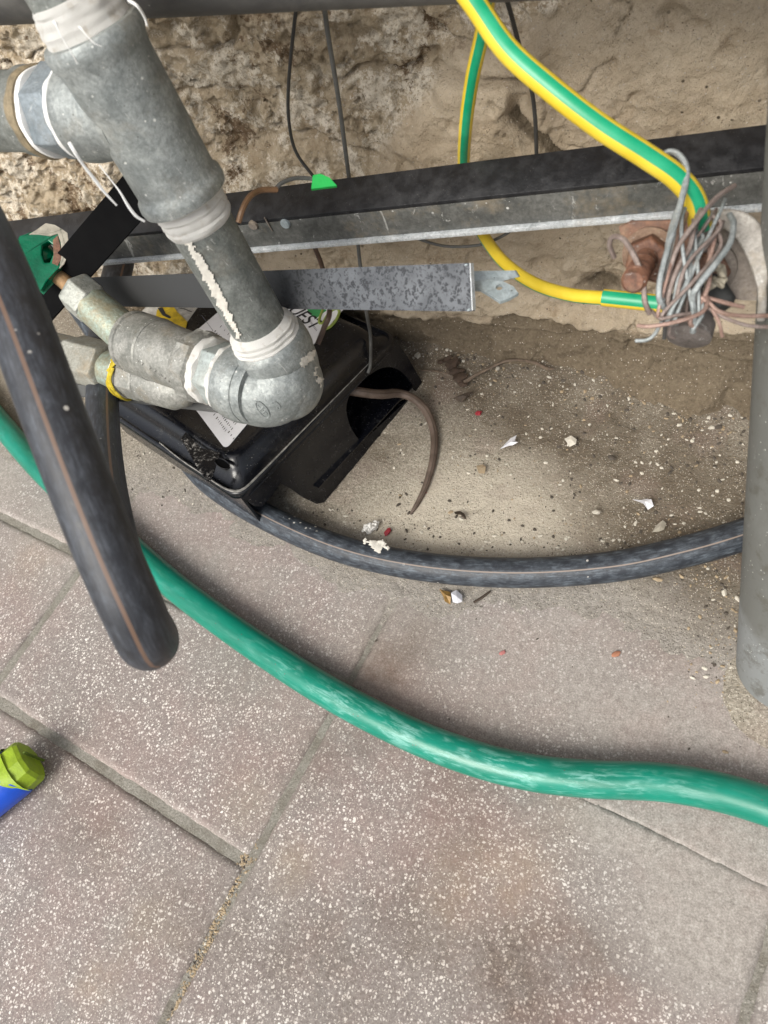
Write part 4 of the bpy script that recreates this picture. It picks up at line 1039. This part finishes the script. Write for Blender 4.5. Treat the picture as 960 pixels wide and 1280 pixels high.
# ================================================================== HOSES
hp = [dep(-75, 190, .41), dep(-20, 300, .375), dep(22, 400, .362), dep(60, 500, .355), dep(98, 600, .352), (dep(134, 690, .352)), dep(166, 762, .358), dep(184, 800, .376), dep(186, 792, .41), dep(163, 745, .46), dep(147, 680, .53), dep(135, 610, .60), dep(129, 545, .66), dep(128, 480, .715), dep(132, 400, .77), dep(150, 326, .80), dep(156, 270, .83)]
o = tube([tuple(p) for p in hp], .0144, 170, 32).build('water_pipe_loop', M_PE_NEAR)
tag(o, 'thick black plastic pipe with orange line hanging in a loop in front', 'pipe')
fp = [(60, 330), (130, 430), (195, 516), (225, 560), (264, 604), (330, 645), (420, 684), (520, 707), (640, 716), (760, 709), (850, 691), (930, 668), (1000, 640), (1060, 600)]
fz = [.019]*7+[.019, .019, .019, .021, .024, .026, .026]
o = tube([tuple(onz(x, y, z)) for (x, y), z in zip(fp, fz)], .0137, 150, 28).build('floor_pipe', M_PE_FLOOR)
tag(o, 'dusty black plastic pipe lying on the floor under the bait box', 'pipe')
gp = [(-110, 380), (-60, 452), (0, 528), (60, 596), (130, 655), (200, 718), (260, 765), (330, 814), (410, 865), (500, 912), (580, 944), (660, 965), (740, 974), (820, 977), (890, 988), (960, 1008), (1040, 1040)]
o = tube([tuple(onz(x, y, .0165)) for x, y in gp], .0142, 170, 28).build('garden_hose', M_HOSE)
tag(o, 'green garden hose with pale scuffs snaking over the floor slabs', 'hose')
# plaster splash on the floor pipe
mb = MB()
for x, y, r in ((470, 684, .0050), (477, 680, .0036), (465, 691, .0026), (457, 677, .0024), (484, 685, .0018)):
    k0 = len(mb.v); q = onz(x, y, .0318); stone(q, r, .22, 3, .9, x*.37, mb=mb)
    for v in mb.v[k0:]: v += Vector((mnoise.noise(v*500), mnoise.noise(v*500+Vector((7, 0, 0))), 0))*.0022
tag(mb.build('plaster_splash', M_PLASTERBIT), 'white plaster splash stuck on top of the floor pipe', 'plaster blob')

# ================================================================== EARTH CABLES
c1 = [dep(545, -60, .40), dep(590, 0, .397), dep(634, 62, .394), dep(690, 112, .392), dep(750, 158, .392), dep(806, 194, .394), dep(846, 222, .398), (dep(868, 250, .405)), dep(876, 285, .415)]
o = tube([tuple(p) for p in c1], .0060, 90, 24).build('earth_cable', M_EARTH1)
tag(o, 'thick yellow and green earth cable sweeping down to the wire bundle', 'cable')
root = empty('earth_cable', ony(600, 300, .47), 'thin yellow and green earth cable looping behind the angle iron', 'cable')
c2 = [ony(612, -20, .47), ony(603, 40, .475), ony(590, 100, .48), ony(582, 160, .49), ony(580, 215, .515), ony(588, 262, .515), ony(603, 292, .495), ony(628, 326, .46), ony(665, 353, .43), ony(710, 368, .41), ony(758, 373, .40)]
tube([tuple(p) for p in c2[:6]], .0048, 60, 20).build('sheath', M_EARTH2, root)
tube([tuple(p) for p in c2[5:]], .0048, 60, 20).build('sheath', M_EARTH3, root)
e0, e1_ = ony(754, 372, .398), ony(830, 380, .392)
tube([tuple(e0), tuple(e0+(e1_-e0)*.5), tuple(e1_)], .0058, 12, 22).build('cut_sleeve', earth_mat('sleeve', .48, .13), root)

# ================================================================== THIN WIRES
def wire(pts, r, mat, label, name='thin_wire', n=60):
    o = tube([tuple(p) for p in pts], r, n, 8).build(name, mat); tag(o, label, 'wire'); return o
wire([ony(376, -30, .50), ony(369, 20, .50), ony(361, 100, .50), ony(361, 150, .50), ony(370, 190, .50), ony(395, 225, .495)], .0013, M_DARKWIRE, 'dark thin wire hanging to the green plastic tag')
wire([ony(404, -20, .49), ony(408, 30, .49), ony(424, 130, .495), ony(436, 220, .50), ony(444, 270, .51), ony(450, 330, .50), ony(458, 390, .47), onz(463, 420, .09), onz(463, 455, .078), onz(460, 466, .072)], .0017, M_GREYWIRE, 'straight grey wire hanging down behind the bars to the bait box')
wire([dep(298, 278, .50), dep(303, 262, .497), dep(312, 246, .50), dep(326, 238, .508), dep(346, 237, .515)], .0019, M_CUWIRE, 'short brown wire bent over the top edge of the angle iron')
wire([dep(343, 238, .518), dep(352, 229, .52), dep(368, 223, .525), dep(386, 223, .53), dep(396, 226, .53)], .0014, M_GREYWIRE, 'short grey wire joining the brown wire to the green tag')
wire([ony(386, 285, .49), ony(393, 308, .48), ony(403, 335, .47), dep(412, 385, .60), dep(405, 410, .595), dep(397, 430, .595)], .0021, M_DKBROWN, 'dark brown wire dropping behind the mottled bar onto the label')
wire([ony(628, -20, .49), ony(642, 30, .50), ony(655, 80, .51), ony(664, 110, .515), ony(669, 150, .52), ony(671, 210, .52)], .0015, M_DARKWIRE, 'dark wire hanging on the plaster beside the thick earth cable')
wire([ony(500, 290, .50), ony(530, 301, .495), ony(560, 308, .49), ony(600, 306, .49), ony(630, 294, .495), ony(648, 280, .50)], .0012, M_GREYWIRE, 'grey wire sagging below the angle iron next to the earth cable')
gpn = [dep(x, y, .525) for x, y in ((391, 219), (400, 217), (412, 222), (421, 232), (389, 236))]
nn = (gpn[1]-gpn[0]).cross(gpn[3]-gpn[0]).normalized(); nn = nn if nn.dot(Vector(CAM)-gpn[0]) > 0 else -nn
o = plate(gpn, [], nn, .003).build('cable_tag', M_TAGGREEN); tag(o, 'bright green plastic tag behind the top of the angle iron', 'tag')

# ================================================================== RUSTY CLAMP AND WIRE BUNDLE
def clamp():
    root = empty('pipe_clamp', dep(860, 350, .42), 'rusty iron clamp with bolts holding the earth wires to the pole', 'clamp')
    D = .43
    bp = [dep(x, y, D+dz) for x, y, dz in ((776, 284, .012), (790, 277, .012), (850, 279, .010), (930, 278, .0), (950, 292, -.006), (950, 400, -.004), (905, 398, .006), (870, 372, .010), (790, 345, .014))]
    pn = (bp[5]-bp[0]).cross(bp[8]-bp[0]).normalized(); pn = pn if pn.dot(Vector(CAM)-bp[0]) > 0 else -pn
    bp = [p-pn*(p-bp[0]).dot(pn) for p in bp]
    o = plate([bp[0], bp[1], bp[2], onplane(868, 282, bp[0], pn), onplane(870, 362, bp[0], pn), bp[8]], [], pn, .005).build('back_plate', M_RUST, root); bevel(o, .001)
    o = plate([onplane(866, 268, bp[0], pn), onplane(934, 276, bp[0], pn), onplane(956, 300, bp[0], pn), onplane(956, 372, bp[0], pn), onplane(930, 372, bp[0], pn), onplane(866, 366, bp[0], pn)], [], pn, .006).build('bracket', M_RUSTGREY, root); bevel(o, .0015)
    # rolled flange on the right, coming towards us
    pth = [(872, 270, .0), (905, 273, -.004), (928, 282, -.010), (943, 303, -.014), (951, 335, -.014), (953, 375, -.010), (951, 402, -.004)]
    c_ = [dep(x, y, D-.004+dz) for x, y, dz in pth]
    C = smooth_path([tuple(p) for p in c_], 40); vs = []; fs = []
    for i, p in enumerate(C):
        p = Vector(p); out = (Vector((CAM-p))).normalized(); t = Vector(C[min(i+1, 39)]-C[max(i-1, 0)]).normalized(); sd_ = t.cross(out).normalized()
        wv = .0022+.0042*math.sin(math.pi*min(1, i/30))
        vs += [p-sd_*wv+out*.0, p-sd_*wv+out*.010, p+sd_*wv+out*.012, p+sd_*wv]
    for i in range(39):
        for k in range(4): fs.append([i*4+k, i*4+(k+1) % 4, i*4+4+(k+1) % 4, i*4+4+k])
    fs += [[3, 2, 1, 0], [156, 157, 158, 159]]
    o = MB().add(vs, fs).build('rolled_flange', galv('worn_flange', (.27, .25, .225), (.42, .40, .37), .5, .25, .5, 90, .5), root, 50); bevel(o, .0016, 3)
    # hex bolt, pointing at the viewer and down
    h0 = onplane(812, 316, bp[0], pn); h1 = dep(792, 352, .395); ax = (h1-h0).normalized(); L = (h1-h0).length
    lathe(h0, h1, [(0, .0145), (.003, .0148), (.004, .012)], 28).build('washer', galv('rusty_washer', (.13, .07, .04), (.24, .16, .11), .6, .2, .4, 120, .6), root)
    o = lathe(h0, h1, [(.004, .0105), (.005, .0122), (.013, .0122), (.0145, .0105)], 6, ang0=.3).build('nut', M_RUST2, root, 20); bevel(o, .0010, 2)
    pr = []
    for i in range(int((L-.014)/.0012)): pr.append((.0145+i*.0012, .0066 if i % 2 else .0055))
    lathe(h0, h1, pr+[(L+.001, .0048)], 20).build('bolt', M_RUST2, root)
    # second, dirty bolt head with plaster on it
    h0 = onplane(884, 338, bp[0], pn); h1 = h0+(pn*1+Vector((0, 0, -.3))).normalized()*.03; 
    lathe(h0, h1, [(0, .0155), (.003, .0150), (.004, .012)], 28, wob=.0008).build('washer', M_RUSTGREY, root)
    o = lathe(h0, h1, [(.003, .0100), (.004, .0118), (.012, .0118), (.0135, .0100)], 6, ang0=.1).build('nut', M_RUST, root, 20); bevel(o, .001, 2)
    mb = MB()
    for x, y, r in ((893, 330, .0036), (902, 341, .0038), (897, 352, .0032), (888, 356, .003), (905, 350, .0022), (884, 360, .0022)):
        stone(dep(x, y, .406), r, .8, 2, .6, x, mb=mb)
    mb.build('dried_mortar', plain('dried_mortar', (.40, .36, .28), .9, 0, .4, 200, .001), root)
    # lower stub bolt, dark brown-grey iron
    h0 = dep(872, 372, .430); h1 = dep(860, 424, .425); L = (h1-h0).length
    lathe(h0, h1, [(0, .0105), (L*.55, .0108), (L*.6, .0125), (L*.95, .0122), (L, .010)], 24, wob=.0006).build('stub', galv('dark_iron', (.10, .085, .075), (.16, .14, .13), .6, .2, .4, 90, .4), root)
    lathe(dep(884, 352, .425), dep(905, 385, .42), [(0, .0075), (.016, .0078), (.018, .006)], 20).build('rubber_sleeve', M_DARKBAR, root)
clamp()
BUN = [
 # px polyline with depth, radius px (diam), material
 ([(826, 196, .402), (834, 190, .400), (845, 191, .398), (855, 202, .396), (858, 220, .394), (850, 258, .392), (838, 300, .390), (826, 345, .390), (824, 372, .392), (830, 384, .396)], 9.5, 'g'),
 ([(768, 322, .415), (762, 306, .410), (767, 296, .404), (780, 300, .400), (794, 322, .398), (804, 350, .397), (806, 376, .398), (812, 392, .402)], 8.5, 'b'),
 ([(918, 232, .400), (895, 248, .392), (868, 280, .388), (846, 312, .390), (836, 345, .394), (832, 372, .398)], 7.5, 'b'),
 ([(898, 266, .404), (893, 300, .396), (880, 345, .394), (866, 370, .394)], 7, 'c'),
 ([(912, 268, .402), (917, 280, .396), (912, 304, .388), (894, 330, .386), (872, 358, .388), (866, 372, .392), (868, 398, .398), (866, 415, .405)], 9, 'g'),
 ([(876, 262, .400), (868, 284, .394), (862, 310, .392), (850, 330, .392), (838, 360, .394), (832, 394, .398)], 8, 'b'),
 ([(872, 275, .404), (864, 306, .396), (862, 340, .392), (856, 360, .391), (842, 382, .393), (833, 405, .398)], 8, 'g'),
 ([(852, 262, .406), (846, 300, .402), (836, 338, .400), (830, 374, .402)], 8, 'g'),
 ([(860, 260, .408), (852, 290, .404), (846, 318, .402), (838, 340, .400), (828, 362, .402)], 7, 'c'),
 ([(843, 268, .408), (836, 306, .404), (828, 345, .402), (832, 378, .404)], 7, 'g'),
 ([(872, 300, .404), (858, 340, .402), (842, 370, .402), (828, 396, .404)], 7, 'b'),
 ([(880, 366, .396), (884, 376, .393), (880, 388, .391), (866, 396, .390), (838, 404, .391), (812, 408, .394), (797, 407, .398)], 6.5, 'c'),
 ([(866, 366, .396), (885, 378, .393), (900, 390, .391), (928, 395, .392), (975, 394, .396)], 6.5, 'c'),
 ([(872, 370, .398), (890, 388, .394), (915, 401, .392), (942, 408, .393), (980, 408, .398)], 6, 'b'),
 ([(862, 366, .398), (890, 374, .396), (912, 380, .394), (930, 384, .394)], 6.5, 'c'),
 ([(884, 374, .396), (892, 390, .393), (899, 404, .393), (903, 421, .396)], 5.5, 'c'),
 ([(814, 388, .402), (826, 398, .396), (846, 394, .394), (868, 390, .396), (872, 378, .400)], 5.5, 'b'),
 ([(834, 388, .400), (826, 404, .400), (818, 418, .403), (808, 425, .406), (794, 426, .408)], 6, 'g'),
 ([(836, 380, .402), (832, 402, .400), (830, 424, .404)], 6, 'd'),
 ([(866, 412, .402), (878, 392, .396), (876, 372, .396)], 7, 'g'),
]
_r = random.Random(11)
for _i in range(15):
    tx, ty = _r.uniform(838, 905), _r.uniform(252, 300); bx, by = _r.uniform(822, 878), _r.uniform(372, 412)
    mx, my = (tx+bx)/2+_r.uniform(-14, 16), (ty+by)/2+_r.uniform(-12, 12); dd = _r.uniform(.392, .410)
    BUN.append(([(tx+_r.uniform(-10, 14), ty-_r.uniform(0, 16), dd+.004), (tx, ty+10, dd), (mx, my, dd-.004), (bx, by, dd), (bx+_r.uniform(-16, 10), by+_r.uniform(4, 16), dd+.004)], _r.uniform(4.5, 7.5), _r.choice('gbbcg')))
def bundle():
    root = empty('wire_bundle', dep(840, 400, .40), 'tangled bundle of grey and copper wires tied round the rusty clamp', 'wire bundle')
    mm = {'g': M_WIREGREY, 'b': M_WIREBROWN, 'c': M_WIRECU, 'd': M_DARKWIRE}
    for pts, w_, m in BUN:
        D = sum(p[2] for p in pts)/len(pts)
        tube([tuple(dep(*p)) for p in pts], w_*.84*D/F/2, 44, 10, wob=.16).build('strand', mm[m], root)
bundle()

# ================================================================== GREY POLE
def pole():
    base = onz(984, 838, 0); r = pxm(62, .60)
    topc = ony(960, 170, .40); rd = Vector(ray(960, 170)).normalized()
    topc = ony(1058, 170, .372)
    ax = (topc-base).normalized(); L = (topc-base).length*1.7
    root = empty('grey_pole', base, 'grey pole standing on the floor at the edge beside the wire bundle', 'pole')
    lathe(base-ax*.02, topc, [(0, .0375), (L, .0330)], 56, wob=.0004, wf=20).build('shaft', M_POLE, root)
    b2 = base+Vector((.012, -.012, 0))
    lathe(b2, b2+Vector((0, 0, 1)), [(-.006, .080), (-.002, .066), (.002, .052), (.0045, .044), (.006, .037)], 48, wob=.006, wf=28).build('cement_collar', M_CEM, root)
pole()

# ================================================================== TOOL HANDLE
def tool():
    a = onz(-75, 1042, .023); b = onz(36, 951, .021); ax = (b-a).normalized(); L = (b-a).length
    root = empty('tool_handle', (a.x, a.y, 0), 'blue and lime rubber tool handle lying on the slab', 'tool')
    up = Vector((0, 0, 1)); sd_ = ax.cross(up).normalized(); up = sd_.cross(ax).normalized()
    def sect(d, r, k=16, sq=.86):
        out = []
        for i in range(k):
            t = 2*math.pi*i/k; e = .75
            cx = math.copysign(abs(math.cos(t))**e, math.cos(t)); sy = math.copysign(abs(math.sin(t))**e, math.sin(t))
            out.append(a+ax*d+sd_*r*cx+up*r*sq*sy)
        return out
    def loft(ss):
        k = len(ss[0]); vs = [v for s in ss for v in s]
        fs = [[i*k+j, i*k+(j+1) % k, (i+1)*k+(j+1) % k, (i+1)*k+j] for i in range(len(ss)-1) for j in range(k)]
        fs += [list(range(k))[::-1], [(len(ss)-1)*k+j for j in range(k)]]
        return MB().add(vs, fs)
    loft([sect(0, .0225), sect(L-.032, .0232), sect(L-.016, .0234), sect(L-.013, .0226)]).build('grip', M_BLUE, root, 40)
    loft([sect(L-.016, .0215, 9), sect(L-.0135, .0228, 9), sect(L-.001, .0218, 9), sect(L+.0025, .0195, 9), sect(L+.0034, .012, 9)]).build('end_cap', M_LIME, root, 18)
    # lime inlay running back along the top-far side, pointed blue tongue between
    inlay = MB(); rows = []
    for d, h0, h1 in ((0, 95, 165), (L-.045, 95, 165), (L-.03, 80, 172), (L-.019, 40, 180), (L-.012, -10, 190)):
        row = []
        for t in np.linspace(math.radians(h0), math.radians(h1), 10):
            e = .75; cx = math.copysign(abs(math.cos(t))**e, math.cos(t)); sy = math.copysign(abs(math.sin(t))**e, math.sin(t))
            row.append(a+ax*d+sd_*.0242*cx+up*.0242*.86*sy)
        rows.append(row)
    inlay.add([v for r_ in rows for v in r_], [[i*10+j, i*10+j+1, i*10+11+j, i*10+10+j] for i in range(4) for j in range(9)])
    inlay.build('lime_inlay', M_LIME, root, 60)
    box3(a+ax*(L+.0045)-sd_*.001-up*.016, sd_*.0014, up*.031, ax*.0022).build('moulding_split', M_LIMEDK, root)
tool()

# ================================================================== LOOSE BITS ON THE FLOOR
def scrap(name, px, py, outline, mat, label, cat, z=.006, curl=.004, th=.0005):
    c = onz(px, py, z); vs = []
    for x, y in outline:
        q = onz(px+x, py+y, z); q.z += curl*mnoise.noise(Vector((x*.13, y*.13, px*.1)))+curl*.5; vs.append(q)
    n = len(vs); cc = sum(vs, Vector())/n+Vector((0, 0, curl*.3))
    mb = MB(); low = [v-Vector((0, 0, th)) for v in vs]
    mb.add([cc]+vs+low, [[0, (i+1) % n+1, i+1] for i in range(n)]+[[i+1, (i+1) % n+1, (i+1) % n+1+n, i+1+n] for i in range(n)])
    return tag(mb.build(name, mat, smooth=False), label, cat)
def lump(name, px, py, dpx, mat, label, cat, z=.004, sq=.6, group=None, rough=.5):
    q = onz(px, py, z); D = (R.T @ (np.array(q)-CAM))[2]; r = pxm(dpx/2, D)
    o = stone(q+Vector((0, 0, r*sq*.45)), r, sq, 2, rough, px*.7+py).build(name, mat)
    return tag(o, label, cat, group)
mb = MB(); stone(onz(463, 659, .008), pxm(7.5, .75), .75, 4, .55, 4.2, mb=mb)
for v in mb.v: v += Vector((mnoise.noise(v*380), mnoise.noise(v*380+Vector((7, 0, 0))), mnoise.noise(v*380+Vector((0, 7, 0)))))*.0019
tag(mb.build('plaster_lump', plain('white_plaster', (.74, .73, .70), .9, 0, .12, 200, .001)), 'crumbly white plaster lump beside the floor pipe', 'plaster lump')
lump('red_flake', 485, 665, 9, M_REDBIT, 'red flake next to the white plaster lump', 'flake', .005, .4)
lump('red_flake', 598, 517, 8, M_REDBIT, 'dark red flake on the dirt right of the rat tail', 'flake', .006, .45)
lump('red_flake', 531, 616, 4, M_REDBIT, 'tiny red flake touching the rat tail tip', 'flake', .005, .4)
lump('red_flake', 628, 816, 7, plain('pale_red', (.42, .16, .15), .8), 'faded red flake on the slab above the green hose', 'flake', .001, .3)
lump('terracotta_chip', 770, 818, 10, M_CHIPT, 'orange brick chip on the slab near the pole', 'chip', .001, .35)
scrap('paper_scrap', 637, 557, ((-11, 8), (-8, 3), (2, -6), (9, -10), (7, -4), (11, 0), (4, 2), (0, 3)), M_SCRAP, 'white paper scrap on the dirty cement below the mottled bar', 'paper scrap', .008, .006)
scrap('paper_scrap', 806, 630, ((-15, -6), (-6, -3), (2, -5), (8, -4), (11, 4), (4, 7), (-2, 2)), M_SCRAP, 'white paper scrap near the wall side of the floor pipe', 'paper scrap', .008, .006)
scrap('dry_leaf', 559, 746, ((-9, -8), (-3, -6), (4, -5), (6, 3), (4, 10), (-2, 8), (-4, 2)), M_LEAF, 'curled amber dry leaf on the slab below the floor pipe', 'leaf', .003, .006)
scrap('foil_scrap', 571, 747, ((-6, -3), (0, -8), (7, -2), (8, 7), (2, 10), (-4, 8)), M_SCRAP, 'crumpled clear scrap touching the amber leaf', 'plastic scrap', .003, .007)
scrap('dark_leaf', 579, 499, ((-13, 1), (-4, -4), (6, -6), (13, -7), (5, 0), (-2, 3)), M_BROWNBIT, 'dark curled leaf beside the red flake', 'leaf', .009, .006)
scrap('brown_peel', 575, 645, ((-7, -4), (0, -6), (6, -2), (9, 6), (5, 4), (1, -1), (-5, 0)), M_BROWNBIT, 'brown curled peel on pale cement below the rat tail', 'peel', .006, .006)
scrap('husk', 602, 588, ((-6, -4), (2, -6), (6, -3), (4, 5), (-3, 6)), M_CHIPB, 'buff seed husk in the middle of the pale cement', 'husk', .006, .005)
scrap('plaster_flake', 824, 660, ((-9, 6), (-4, -2), (4, -7), (9, -5), (6, 3), (0, 6)), plain('grey_flake', (.36, .33, .27), .9), 'grey plaster flake touching the floor pipe near the pole', 'flake', .009, .006)
scrap('plaster_flake', 714, 553, ((-8, -3), (0, -6), (7, -2), (6, 4), (-2, 6)), M_CHIPW, 'pale plaster flake on the brown dirt under the wire bundle', 'flake', .008, .004)
def twig(pts, r, mat, name, label, cat):
    tag(tube([(*onz(x, y, z), r*k) for x, y, z, k in pts], r, 50, 8, wob=.5).build(name, mat), label, cat)
twig([(580, 478, .012, 1.1), (596, 468, .014, 1.0), (612, 460, .016, 1), (630, 452, .018, .9), (648, 450, .018, .8), (668, 453, .018, .8), (684, 460, .017, .9), (694, 461, .017, .5)], .0019, M_TWIG, 'dry_root', 'thin dry root lying in the dirt at the wall foot', 'root')
twig([(592, 753, .002, .9), (602, 747, .002, 1), (613, 739, .002, .7)], .0012, M_BROWNBIT, 'twig', 'short straight dark twig on the slab beside the leaf', 'twig')
twig([(527, 463, .010, .8), (545, 464, .012, 1), (560, 468, .012, .6)], .0010, M_TWIG, 'straw', 'pale straw on the dirt by the corner of the bait box', 'straw')
mb = MB()
for i, (x, y, d) in enumerate(((566, 455, 16), (570, 464, 14), (575, 472, 16), (560, 448, 10), (578, 480, 10), (552, 452, 8))): stone(onz(x, y, .012), pxm(d/2, .82), .5, 2, .8, i+3, mb=mb)
tag(mb.build('soil_clod', plain('rusty_soil', (.085, .055, .038), .95, 0, .5, 200, .001)), 'dark reddish soil clod at the wall foot near the bait box', 'soil clod')
for px, py, d, m, l in ((650, 444, 15, M_CHIPW, 'pale angular stone lying against the dry root'), (846, 462, 13, M_CHIPW, 'crumbled pale mortar piece on the wall foot'), (765, 573, 8, M_CHIPD, 'dark round pebble on the dirt'), (898, 534, 7, M_CHIPD, 'dark pebble in the corner close to the pole'), (905, 741, 9, M_CHIPW, 'cream pebble beside the base of the pole'), (922, 749, 9, M_CHIPW, 'white pebble touching the base of the pole'),
                        (822, 725, 10, M_CHIPB, 'buff pebble under the lifted end of the floor pipe'), (523, 445, 10, M_CHIPW, 'pale crumb near the right corner of the bait box'), (746, 641, 9, M_CHIPW, 'small cream stone on the wall side of the floor pipe')):
    lump('pebble', px, py, d, m, l, 'pebble', .008 if py < 700 else .002, .6)
# uncountable grit: thick by the wall foot, by the pole, along the floor pipe and in the open joint
def scatter(name, n, fn_, mat, rmin, rmax, sub=1):
    mb = MB(); k = 0
    for i in range(n):
        p = fn_()
        if p is None: continue
        q, z = p; r = rmin+(rmax-rmin)*random.random()**4
        stone(Vector((q[0], q[1], z+r*.25)), r, .6, sub, .5, random.random()*90, mb=mb); k += 1
    return tag(mb.build(name, mat, smooth=False), kind='stuff')
_grid = {}
_sv = strip.data
SBV = BVHTree.FromObject(strip, bpy.context.evaluated_depsgraph_get())
TBVS = []
def ground(x, y):
    h = SBV.ray_cast(Vector((x, y, 1)), Vector((0, 0, -1)))
    return max(h[0].z if h[0] is not None else -.004, -.0002)
def near(poly, sp):
    def f():
        i = random.randrange(len(poly)-1); t = random.random()
        px = poly[i][0]+(poly[i+1][0]-poly[i][0])*t; py = poly[i][1]+(poly[i+1][1]-poly[i][1])*t
        q = onz(px, py, 0); x, y = q.x+random.gauss(0, sp), q.y+random.gauss(0, sp)
        if y > wall_y(x)-.01: return None
        return (x, y), ground(x, y)
    return f
def area(x0, y0, x1, y1):
    def f():
        q = onz(random.uniform(x0, x1), random.uniform(y0, y1), 0)
        if q.y > wall_y(q.x)-.01: return None
        return (q.x, q.y), ground(q.x, q.y)
    return f
foot = [(500, 420), (570, 440), (640, 450), (740, 470), (830, 505), (910, 555)]
along = [(370, 640), (430, 655), (500, 672), (600, 690), (720, 690), (830, 665), (915, 640)]
pol = [(880, 690), (900, 740), (905, 790), (915, 840), (930, 880)]
scatter('grit', 420, near(foot, .022), M_CHIPB, .0005, .0024)
scatter('grit', 260, near(foot, .025), M_CHIPW, .0005, .0028)
scatter('grit', 260, near(foot, .03), M_CHIPD, .0005, .0026)
scatter('grit', 170, near(along, .010), M_CHIPW, .0005, .0022)
scatter('grit', 150, near(along, .012), M_CHIPD, .0005, .0020)
scatter('grit', 240, near(pol, .016), M_CHIPB, .0005, .0020)
scatter('grit', 90, near(pol, .022), M_CHIPW, .0005, .0024)
scatter('grit', 90, near(pol, .022), M_CHIPD, .0005, .0020)
scatter('grit', 600, area(480, 450, 930, 690), M_CHIPW, .0003, .0022)
scatter('grit', 600, area(480, 450, 930, 690), M_CHIPD, .0004, .0022)
scatter('grit', 150, area(480, 470, 930, 680), M_CHIPB, .0004, .0022)
scatter('grit', 90, area(150, 520, 260, 640), M_CHIPD, .0004, .0018)
scatter('grit', 90, area(150, 520, 260, 640), M_CHIPW, .0004, .0020)
scatter('grit', 50, area(380, 720, 900, 900), M_CHIPD, .0003, .0014)
joint = [(318, 1060), (300, 1085), (282, 1125), (258, 1180), (235, 1230), (212, 1282)]
def injoint():
    i = random.randrange(len(joint)-1); t = random.random()
    q = onz(joint[i][0]+(joint[i+1][0]-joint[i][0])*t, joint[i][1]+(joint[i+1][1]-joint[i][1])*t, 0)
    return (q.x+random.gauss(0, .0028), q.y+random.gauss(0, .0028)), -.0028
scatter('sand', 700, injoint, M_CHIPB, .0006, .0017)
scatter('sand', 260, injoint, M_CHIPD, .0005, .0014)
scatter('sand', 90, injoint, M_CHIPW, .0005, .0015)
